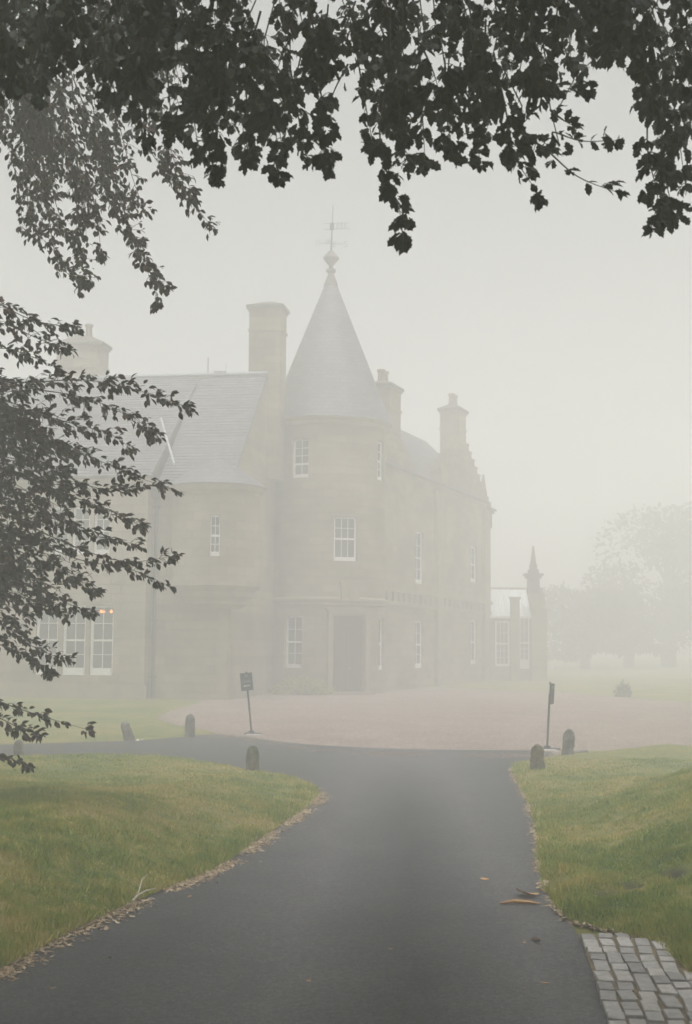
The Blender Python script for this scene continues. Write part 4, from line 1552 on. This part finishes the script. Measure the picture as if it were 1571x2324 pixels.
class Tree:
    def __init__(s, name, label, cat, base, lobed, mat, seed):
        s.root = empty(name, base); tag(s.root, label, cat)
        s.base = Vector(base); s.lobed = lobed; s.mat = mat
        s.g = np.random.default_rng(seed); s.r = random.Random(seed)
        s.P, s.D, s.S, s.tip = [], [], [], []
        s.wood = MB(); s.twig = MB()
        s.limb_pts = []

    def limb(s, pts, r0, r1, n=8):
        k = len(pts)
        s.wood.tube(pts, [r0 + (r1 - r0) * i / (k - 1) for i in range(k)], n)
        s.limb_pts += [Vector(p) for p in pts[1:]]

    def spray(s, pts, size, dens, width, weight=0.0):
        """a leafy shoot along a polyline; side shoots carry the leaves"""
        pts = [Vector(p) for p in pts]
        C = []
        for i in range(len(pts) - 1):
            p0, p1, p2, p3 = pts[max(i - 1, 0)], pts[i], pts[i + 1], pts[min(i + 2, len(pts) - 1)]
            for k in range(5):
                t = k / 5
                C.append(0.5 * ((2 * p1) + (p2 - p0) * t + (2 * p0 - 5 * p1 + 4 * p2 - p3) * t * t + (3 * p1 - p0 - 3 * p2 + p3) * t ** 3))
        C.append(pts[-1])
        m = len(C)
        s.twig.tube(C, [0.010 * (1 - 0.85 * i / (m - 1)) for i in range(m)], 4)
        L = sum((C[i + 1] - C[i]).length for i in range(m - 1))
        nl = max(3, int(L * dens))
        for j in range(nl):
            f = s.r.uniform(0.0, 1.0)
            x = f * (m - 1); i = min(int(x), m - 2); t = x - i
            p = C[i].lerp(C[i + 1], t); d = (C[i + 1] - C[i]).normalized()
            w = width * (1.0 - 0.55 * f)
            # side shoot
            side = Vector((s.r.gauss(0, 1), s.r.gauss(0, 1), s.r.gauss(-0.15, 0.6)))
            side = (side - d * side.dot(d)).normalized()
            q = p + (side * 0.85 + d * 0.5) * w * s.r.uniform(0.1, 1.0)
            k = s.r.randint(2, 4)
            if (q - p).length > 0.05 and s.r.random() < 0.5:
                s.twig.tube([p, p.lerp(q, .5) + Vector((0, 0, 0.01)), q], [0.004, 0.003, 0.0015], 3)
            dd = (q - p).normalized() if (q - p).length > 1e-4 else d
            for _ in range(k):
                pp = p.lerp(q, s.r.uniform(0.35, 1.05))
                s.P.append(pp); s.D.append(dd * 0.7 + d * 0.5); s.S.append(size * s.r.uniform(0.7, 1.25)); s.tip.append(f + weight)
        for _ in range(3):
            s.P.append(C[-1]); s.D.append((C[-1] - C[-3]).normalized()); s.S.append(size * s.r.uniform(0.8, 1.1)); s.tip.append(1.0 + weight)

    def join(s, p):
        """thin branch from the nearest limb point to the start of a shoot"""
        p = Vector(p)
        q = min(s.limb_pts, key=lambda w: (w - p).length)
        mid = q.lerp(p, 0.55) + Vector((0, 0, 0.10 * (q - p).length))
        s.twig.tube([q, mid, p], [0.022, 0.015, 0.010], 5)

    def finish(s, single=300, droop=0.35, spread=0.45):
        P = np.array([tuple(p) for p in s.P]); D = np.array([tuple(d) for d in s.D]); Sz = np.array(s.S); T = np.array(s.tip)
        n = len(P)
        X, Y, Z = frames(n, D, spread, droop, s.g)
        show = Sz / np.maximum(P[:, 1], 2.0) * np.clip(T, 0.2, 2.0)
        # only leaves that stand in view are candidates for single parts
        uv = np.abs(P[:, 0]) / np.maximum(P[:, 1], .1)
        el = (P[:, 2] - CAMZ) / np.maximum(P[:, 1], .1)
        show[(uv > 0.25) | (el > 0.47) | (P[:, 1] < 2)] = 0
        order = np.argsort(-show)
        one, rest = order[:single], order[single:]
        inv = Matrix.Translation(-s.root.location)
        me = leaves_mesh('foliage', P[rest], (X[rest], Y[rest], Z[rest]), Sz[rest], s.lobed, s.mat)
        o = link('foliage', me, s.root); o.matrix_parent_inverse = inv; o['kind'] = 'stuff'
        V0, F0 = LEAF[s.lobed]
        lm = bpy.data.meshes.new('leaf'); lm.from_pydata([tuple(v) for v in V0], [], F0); lm.materials.append(s.mat); lm.update()
        for i in one:
            o = bpy.data.objects.new('leaf', lm); COL.objects.link(o); o.parent = s.root; o.matrix_parent_inverse = inv
            M = Matrix(((X[i, 0], Y[i, 0], Z[i, 0], P[i, 0]), (X[i, 1], Y[i, 1], Z[i, 1], P[i, 1]), (X[i, 2], Y[i, 2], Z[i, 2], P[i, 2]), (0, 0, 0, 1)))
            o.matrix_basis = M @ Matrix.Scale(float(Sz[i]), 4)
        s.wood.build('trunk', M_BARK, s.root, smooth=True)
        s.twig.build('branches', M_BARK, s.root, smooth=True)
        print(s.root.name, 'leaves', n)


def trunk(T, top, r0, lean=(0, 0)):
    b0 = T.base
    pts = [b0 + Vector((0, 0, -0.3)), b0 + Vector((0, 0, 0.15)), b0 + Vector((0.02, 0.01, 0.9)), b0 + Vector((lean[0] * .4, lean[1] * .4, top * .45)), b0 + Vector((lean[0], lean[1], top))]
    T.wood.tube(pts, [r0 * 1.7, r0 * 1.35, r0, r0 * 0.85, r0 * 0.5], 14)
    return pts[-1]


# --- copper-tinged beech standing to the left; its low branches reach into the picture
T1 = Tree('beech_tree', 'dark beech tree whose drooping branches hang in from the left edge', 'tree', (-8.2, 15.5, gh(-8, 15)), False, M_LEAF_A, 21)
tp = trunk(T1, 11.0, 0.48, (0.4, -0.2))
for (fz, end, rr) in ((0.20, (-5.2, 14.6, 3.0), .09), (0.30, (-5.0, 14.2, 4.6), .10), (0.42, (-4.9, 14.0, 6.2), .12), (0.55, (-4.2, 14.0, 8.6), .13), (0.70, (-2.8, 13.6, 10.2), .13), (0.62, (-5.0, 11.5, 9.0), .12),
                      (0.80, (-8.6, 18.5, 11.5), .12), (0.75, (-11.5, 15, 9.5), .12), (0.6, (-9.5, 12.0, 9.0), .12), (0.14, (-5.3, 14.4, 1.9), .06)):
    s0 = T1.base + Vector((0.4 * fz, -0.2 * fz, 11.0 * fz))
    e_ = Vector(end)
    T1.limb([s0, s0.lerp(e_, .33) + Vector((0, 0, .35)), s0.lerp(e_, .66) + Vector((0, 0, .4)), e_], rr, rr * 0.35)
LS = .078
SP1 = [
    # hanging from above, upper left
    ([(70, 40), (150, 280), (185, 440), (180, 560), (196, 645)], 15.0, 30, .34),
    ([(60, 150), (100, 380), (115, 520), (135, 600), (190, 648)], 15.6, 30, .30),
    ([(40, 60), (70, 260), (70, 420), (90, 540)], 15.2, 34, .36),
    ([(120, 60), (230, 340), (285, 490), (325, 590), (362, 690)], 14.6, 26, .26),
    ([(170, 220), (262, 420), (312, 560), (380, 660)], 14.9, 22, .22),
    ([(230, 40), (330, 320), (415, 430), (486, 522)], 14.4, 22, .22),
    ([(180, 60), (260, 250), (300, 400), (330, 480)], 15.3, 26, .30),
    ([(180, 330), (215, 470), (232, 590)], 15.1, 22, .20),
    ([(310, 60), (370, 260), (400, 380), (440, 450)], 14.2, 28, .30),
    # left edge sprays
    ([(-80, 640), (0, 690), (80, 728), (172, 742)], 14.3, 34, .24),
    ([(-80, 720), (10, 735), (90, 770), (150, 790)], 14.6, 36, .26),
    ([(-80, 800), (0, 790), (60, 805), (125, 832)], 14.9, 26, .20),
    ([(-80, 860), (60, 868), (190, 862), (310, 885), (432, 927)], 14.2, 34, .24),
    ([(-80, 850), (60, 880), (180, 900), (290, 940), (358, 992)], 14.5, 34, .26),
    ([(-80, 900), (50, 930), (160, 960), (250, 985), (300, 1020)], 14.8, 36, .26),
    ([(-80, 930), (60, 980), (170, 1020), (280, 1070), (408, 1117)], 14.4, 32, .24),
    ([(-80, 1000), (40, 1030), (150, 1080), (240, 1110), (380, 1095)], 14.9, 26, .20),
    ([(-80, 1040), (50, 1080), (160, 1125), (250, 1160), (325, 1195)], 14.5, 34, .26),
    ([(-80, 1100), (40, 1140), (130, 1180), (215, 1215), (312, 1236)], 14.8, 34, .26),
    ([(-80, 1120), (60, 1190), (180, 1245), (290, 1275), (402, 1260)], 14.3, 26, .20),
    ([(-80, 1150), (60, 1220), (180, 1270), (290, 1290), (385, 1330)], 14.6, 26, .20),
    ([(-80, 1200), (30, 1245), (130, 1290), (222, 1342)], 14.9, 34, .24),
    ([(-80, 1270), (20, 1310), (110, 1350), (210, 1394)], 14.4, 34, .22),
    ([(-80, 1310), (10, 1340), (90, 1370), (150, 1390)], 14.9, 34, .24),
    ([(-80, 1380), (10, 1420), (70, 1465), (152, 1500)], 14.5, 34, .22),
    ([(-80, 1440), (20, 1470), (80, 1500), (118, 1530)], 14.9, 30, .20),
    ([(-80, 1560), (20, 1600), (110, 1630), (206, 1658)], 14.4, 24, .16),
    ([(-80, 1600), (0, 1630), (50, 1655), (95, 1668)], 14.8, 30, .18),
    ([(-60, 1690), (10, 1715), (66, 1741)], 14.6, 20, .12),
]
for pts, D, dens, wd in SP1:
    P3 = [at(u, v, D + 0.25 * math.sin(i * 1.7 + D * 9)) for i, (u, v) in enumerate(pts)]
    T1.join(P3[0])
    T1.spray(P3, LS, dens * 1.5, wd)
# fuller foliage along the left edge
for k in range(100):
    v = T1.r.uniform(850, 1400)
    u0 = T1.r.uniform(-220, 0)
    D = T1.r.uniform(14.2, 17.0)
    Lp = T1.r.uniform(100, 230) * (1 if v < 1350 else .6)
    P3 = [at(u0, v, D), at(u0 + Lp * .5, v + 20, D - .1), at(u0 + Lp, v + T1.r.uniform(20, 90), D - .2)]
    T1.spray(P3, LS, 26, .24, -.5)
for k in range(60):
    u0 = T1.r.uniform(-60, 420); v = T1.r.uniform(-150, 200) + (0 if u0 > 120 else 60)
    D = T1.r.uniform(14.0, 16.5)
    P3 = [at(u0, v, D), at(u0 + 20, v + 70, D), at(u0 + T1.r.uniform(20, 60), v + T1.r.uniform(110, 170), D)]
    T1.spray(P3, LS, 28, .28, -.5)
for k in range(46):
    u0 = T1.r.uniform(30, 250); v = T1.r.uniform(150, 400) - 0.3 * u0 * 0
    D = T1.r.uniform(14.2, 16.0)
    Lv = T1.r.uniform(90, 190)
    P3 = [at(u0, v, D), at(u0 + 12, v + Lv * .5, D), at(u0 + T1.r.uniform(10, 70), v + Lv, D)]
    T1.spray(P3, LS, 24, .2, -.5)
# the crown out of the picture, thinner
for k in range(350):
    a, rr = T1.r.uniform(0, 6.28), math.sqrt(T1.r.random()) * 5.5
    c = T1.base + Vector((-3.5 + rr * math.cos(a), rr * math.sin(a), T1.r.uniform(9.5, 15.5) - 0.04 * rr * rr))
    d = Vector((math.cos(a), math.sin(a), -0.6)) * T1.r.uniform(.8, 1.4)
    if abs(c.x + d.x) - 1.0 < 0.30 * (c.y + d.y) and c.z + d.z - 1.0 < CAMZ + 0.56 * (c.y + d.y): continue
    T1.spray([c, c + d * .5, c + d], .24, 14, .6, -5)
T1.finish(300)

# --- tree overhead whose skirt fills the top of the frame; its trunk stands right of the camera
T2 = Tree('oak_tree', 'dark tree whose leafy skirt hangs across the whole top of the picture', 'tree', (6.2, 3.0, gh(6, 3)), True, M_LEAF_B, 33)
tp = trunk(T2, 9.0, 0.5, (-0.3, 0.3))
for (fz, end, rr) in ((0.55, (3.0, 8.8, 6.6), .12), (0.60, (0.8, 9.2, 7.0), .13), (0.66, (-1.4, 9.0, 7.2), .13), (0.72, (-3.4, 8.6, 7.4), .13), (0.5, (4.4, 9.0, 6.2), .10), (0.8, (0.0, 4.0, 9.5), .14),
                      (0.9, (-3.5, 4.5, 9.5), .12), (0.9, (6.5, -2, 10.5), .12), (0.8, (9.5, 4, 9.5), .12), (0.85, (1.5, -1.5, 10.5), .12)):
    s0 = T2.base + Vector((-0.3 * fz, 0.3 * fz, 9.0 * fz))
    e_ = Vector(end)
    T2.limb([s0, s0.lerp(e_, .33) + Vector((0, 0, .9)), s0.lerp(e_, .66) + Vector((0, 0, .8)), e_], rr, rr * 0.35)
LB = .088
SP2 = [
    ([(880, 180), (862, 300), (880, 400), (905, 470), (915, 535)], 8.6, 36, .14),
    ([(1120, 120), (1150, 260), (1165, 350), (1228, 447)], 8.9, 38, .16),
    ([(1180, 300), (1240, 340), (1310, 400), (1402, 437)], 9.2, 22, .12),
    ([(1270, 330), (1255, 300), (1320, 320), (1400, 318)], 9.3, 18, .10),
    ([(1460, 60), (1470, 200), (1470, 340), (1490, 430), (1500, 512)], 8.8, 40, .20),
    ([(1480, 100), (1505, 250), (1500, 350), (1518, 440), (1530, 495)], 9.1, 40, .20),
    ([(1380, 40), (1440, 130), (1480, 200)], 9.0, 40, .22),
    ([(1490, 80), (1530, 240), (1555, 420)], 9.4, 40, .22),
    ([(700, 100), (730, 220), (735, 310), (745, 375)], 8.7, 40, .15),
    ([(600, 150), (625, 280), (628, 400)], 8.9, 40, .16),
    ([(500, 150), (495, 280), (490, 400)], 8.6, 40, .16),
    ([(560, 150), (560, 280), (562, 375)], 9.1, 40, .16),
    ([(660, 160), (680, 280), (700, 370)], 9.0, 40, .16),
    ([(440, 150), (440, 260), (455, 360)], 9.2, 40, .16),
    ([(380, 130), (385, 230), (400, 300)], 9.3, 40, .16),
    ([(300, 120), (310, 220), (330, 310)], 9.5, 34, .16),
    ([(800, 60), (830, 240), (850, 340)], 9.1, 34, .11),
    ([(950, 150), (960, 280), (965, 375)], 9.0, 40, .16),
    ([(1010, 150), (1015, 270), (1030, 350)], 8.8, 40, .16),
    ([(905, 200), (910, 300), (925, 370)], 9.2, 40, .15),
    ([(1070, 140), (1080, 280), (1090, 375)], 9.2, 34, .14),
    ([(1200, 80), (1230, 180), (1275, 210), (1330, 190)], 9.1, 34, .16),
    ([(1200, 160), (1220, 230), (1180, 290)], 9.0, 40, .16),
    ([(1250, 250), (1275, 270), (1300, 285)], 9.4, 18, .10),
]
for pts, D, dens, wd in SP2:
    P3 = [at(u, v, D + 0.2 * math.sin(i * 1.3 + D * 7)) for i, (u, v) in enumerate(pts)]
    T2.join(at(pts[0][0], pts[0][1] - 260, D))
    T2.twig.tube([at(pts[0][0], pts[0][1] - 260, D), at(pts[0][0] + T2.r.uniform(-45, 45), pts[0][1] - 150, D), at(pts[0][0] + T2.r.uniform(-25, 25), pts[0][1] - 60, D), P3[0]], [.007, .006, .006, .005], 4)
    T2.spray(P3, LB, dens, wd)
# lower edge of the leafy skirt as seen: (u, lowest v)
EDGE = [(-60, 260), (60, 250), (140, 200), (200, 170), (250, 250), (300, 250), (380, 285), (450, 320), (500, 350), (620, 350), (720, 320), (745, 250), (770, 170), (800, 90), (830, 110), (850, 230), (880, 320), (960, 335), (1060, 325),
        (1130, 310), (1180, 240), (1240, 200), (1290, 190), (1330, 160), (1390, 130), (1440, 170), (1480, 300), (1540, 360), (1640, 380)]


def edge_v(u):
    for i in range(len(EDGE) - 1):
        if EDGE[i][0] <= u <= EDGE[i + 1][0]:
            t = (u - EDGE[i][0]) / (EDGE[i + 1][0] - EDGE[i][0])
            return EDGE[i][1] * (1 - t) + EDGE[i + 1][1] * t
    return 200


for k in range(310):
    u = T2.r.uniform(-60, 1630)
    ev = edge_v(u)
    v1 = ev - abs(T2.r.gauss(0, 0.55)) * (ev + 140)
    if 1020 < u < 1330 and v1 < 200 and T2.r.random() < 0.35: continue
    D = T2.r.uniform(8.4, 11.0)
    L_ = T2.r.uniform(80, 180)
    du = T2.r.uniform(-50, 50)
    P3 = [at(u - du, v1 - L_, D), at(u - du * .4, v1 - L_ * .5, D), at(u, v1, D)]
    T2.spray(P3, LB, 30, .20, -.5)
# unseen crown above and behind the camera, thickened to shade the near air
for k in range(1600):
    a, rr = T2.r.uniform(0, 6.28), math.sqrt(T2.r.random()) * 8.0
    c = Vector((2.0 + rr * math.cos(a), -0.5 + rr * .9 * math.sin(a), T2.r.uniform(7.5, 16.5) - 0.03 * rr * rr))
    d = Vector((math.cos(a), math.sin(a), -0.5)) * T2.r.uniform(.8, 1.4)
    if c.y > 0.5 and min(c.z, c.z + d.z) - 0.7 < CAMZ + 0.56 * (c.y + 1.2): continue
    T2.spray([c, c + d * .5, c + d], .32, 12, .7, -5)
T2.finish(300, 0.5, 0.55)


# ------------------------------------------------------------------ far trees in the fog, shrubs
def far_tree(name, label, x, y, H, R, n, seed, grp):
    g = np.random.default_rng(seed); r_ = random.Random(seed)
    z = gh(x, y)
    root = empty(name, (x, y, z)); tag(root, label, 'tree', grp)
    inv = Matrix.Translation(-root.location)
    b = MB()
    b.tube([(x, y, z - .2), (x + .1, y, z + H * .3), (x, y, z + H * .75)], [R * .10, R * .075, R * .03], 9)
    blobs = []
    for k in range(16):
        a = r_.uniform(0, 6.28); f = r_.uniform(.25, .95)
        rr = R * math.sqrt(r_.random()) * (1 - abs(f - .5) * .8)
        c = Vector((x + rr * math.cos(a), y + rr * math.sin(a), z + H * (.04 + .88 * f)))
        b.tube([(x, y, z + H * (.2 + .4 * f)), (Vector((x, y, z + H * (.25 + .5 * f))) + c) / 2, c], [R * .03, R * .02, R * .008], 5)
        blobs.append((c, R * r_.uniform(.28, .5)))
    b.build('trunk', M_BARK, root).matrix_parent_inverse = inv
    idx = g.integers(0, len(blobs), n)
    C = np.array([tuple(blobs[i][0]) for i in idx]); RR = np.array([blobs[i][1] for i in idx])
    d = g.normal(0, 1, (n, 3)); d /= np.linalg.norm(d, axis=1)[:, None]
    P = C + d * (RR * g.uniform(.35, 1.0, n) ** .5)[:, None] * np.array([1, 1, .75])
    fr3 = frames(n, d, .6, .3, g)
    o = link('crown', leaves_mesh('crown', P, fr3, g.uniform(.25, .55, n), False, M_LEAF_C), root)
    o.matrix_parent_inverse = inv


far_tree('park_tree', 'tallest of the faint trees in the fog right of the house', 25.5, 108, 13.0, 6.5, 5500, 5, 'trees fading into the fog')
far_tree('park_tree', 'faint rounded tree in the fog just right of the conservatory', 17.5, 100, 6.0, 4.0, 5500, 6, 'trees fading into the fog')
far_tree('park_tree', 'faint tree in the fog at the right edge of the picture', 31.0, 112, 14.5, 6.5, 5500, 8, 'trees fading into the fog')
far_tree('park_tree', 'low faint tree in the fog between the conservatory and the tallest tree', 21.5, 104, 8.5, 4.5, 5500, 9, 'trees fading into the fog')


def low_shrub(name, label, c, rx, ry, h, n, seed, mat, size):
    g = np.random.default_rng(seed)
    root = empty(name, (c[0], c[1], c[2])); tag(root, label, 'shrub')
    inv = Matrix.Translation(-root.location)
    d = g.normal(0, 1, (n, 3)); d /= np.linalg.norm(d, axis=1)[:, None]; d[:, 2] = np.abs(d[:, 2])
    bumpy = 1 + .25 * np.sin(d[:, 0] * 7 + 1) * np.sin(d[:, 1] * 9)
    P = np.array(c) + d * np.array([rx, ry, h]) * (g.uniform(.4, 1, n) ** .5 * bumpy)[:, None]
    o = link('foliage', leaves_mesh('foliage', P, frames(n, d, .5, .1, g), g.uniform(.6, 1.3, n) * size, False, mat), root)
    o.matrix_parent_inverse = inv; o['kind'] = 'stuff'
    b = MB()
    for k in range(9):
        a = k * .7
        b.tube([(c[0] + rx * .2 * math.cos(a), c[1] + ry * .2 * math.sin(a), c[2] - .05), (c[0] + rx * .7 * math.cos(a), c[1] + ry * .7 * math.sin(a), c[2] + h * .7)], [.02, .006], 5)
    b.build('stems', M_BARK, root).matrix_parent_inverse = inv


ps = on_ground(692, 1577)
low_shrub('low_shrub', 'low yellow green shrub at the foot of the round tower, left of the door', (ps.x - .1, ps.y - .1, ps.z), 1.25, .55, .62, 2600, 3, M_SHRUB, .09)
ps = on_ground(1414, 1582)
low_shrub('low_shrub', 'small dark bush on the far lawn at the right, faint in the fog', (ps.x, ps.y, ps.z), .35, .3, .55, 700, 4, M_LEAF_C, .07)


# ------------------------------------------------------------------ fallen leaves, bark, twig
def ground_leaf(u, v, size, yaw, label, curl=.25, grp=None, name='dead_leaf', wid=1.0):
    p = on_ground(u, v)
    V0, F0 = LEAF[False]
    V = V0.copy()
    V[:, 1] *= wid
    V[:, 2] = V[:, 2] * .6 + curl * (V[:, 0] - .5) ** 2 + .03
    V[:, 0] -= .5
    me = bpy.data.meshes.new(name); me.from_pydata([tuple(q) for q in V * size], [], F0); me.materials.append(M_DEAD); me.update()
    o = link(name, me)
    o.location = (p.x, p.y, p.z + .014); o.rotation_euler = (rnd.gauss(0, .15), rnd.gauss(0, .1), yaw)
    tag(o, label, 'leaf', grp)


ground_leaf(1196, 2038, .24, .3, 'large curled brown leaf on the drive near its right edge', .7, wid=1.6)
ground_leaf(1100, 2001, .10, .2, 'pale brown leaf on the drive, upper left of the bark strip', .5)
ground_leaf(1217, 2142, .10, .8, 'forked pale leaf scrap on the drive left of the setts', .6, wid=1.4)
ground_leaf(1190, 2146, .07, 1.2, 'thin pale leaf scrap beside the forked scrap on the drive', .4, wid=.7)
ground_leaf(1238, 2240, .075, .1, 'small orange leaf on the drive left of the lower setts', .3)
ground_leaf(1260, 2078, .06, 2.1, 'small brown leaf at the right drive edge above the setts', .4)
for (u, v, lab) in ((250, 2180, 'brown leaf scrap on the drive below the bare twig'), (120, 2250, 'brown leaf scrap nearest the lower left corner of the drive'), (430, 2040, 'leaf scrap on the drive right of the bare twig'),
                    (560, 1960, 'farthest small leaf scrap on the left of the drive'), (885, 2160, 'lone brown leaf scrap on the dark middle of the drive'), (700, 2235, 'brown leaf scrap low on the drive, left of its middle')):
    ground_leaf(u, v, rnd.uniform(.045, .07), rnd.uniform(0, 6), lab, .4, 'leaf scraps on the drive')
p = on_ground(1180, 2057)
b = MB()
b.tube([(p.x - .17, p.y, p.z + .022), (p.x - .05, p.y + .012, p.z + .035), (p.x + .08, p.y + .006, p.z + .03), (p.x + .18, p.y - .01, p.z + .02)], [.008, .02, .018, .005], 6)
o = tag(b.build('bark_strip', M_DEAD), 'long orange brown strip of bark lying across the right of the drive', 'bark')
p0 = on_ground(318, 2052)
def tw_pt(u, v, dz):
    q = on_ground(u, v); q.z = h_left(q.x, q.y) + dz; return q
b = MB()
A = [tw_pt(300, 2072, .03), tw_pt(312, 2052, .05), tw_pt(330, 2044, .06), tw_pt(352, 2038, .05)]
b.tube(A, [.009, .008, .006, .003], 6)
b.tube([A[1], tw_pt(322, 2036, .10), tw_pt(335, 2028, .12)], [.006, .004, .002], 5)
tag(b.build('bare_twig', M_TWIG), 'pale bare twig on the left bank above the drive edge', 'twig')

# ------------------------------------------------------------------ haze
b = MB()
b.box((-155, -27, -2.0), (310, 0, 0), (0, 220, 0), (0, 0, 25.5))
m = bpy.data.materials.new('haze')
m.use_nodes = True
n = m.node_tree
n.nodes.clear()
pv = n.nodes.new('ShaderNodeVolumePrincipled')
pv.inputs['Color'].default_value = (1.0, 0.999, 0.997, 1)
pv.inputs['Density'].default_value = FOG_DENSITY
pv.inputs['Anisotropy'].default_value = -0.4
mo = n.nodes.new('ShaderNodeOutputMaterial')
n.links.new(pv.outputs[0], mo.inputs['Volume'])
tag(b.build('haze', m), 'white morning fog filling the air over the drive and house', 'fog', kind='stuff')
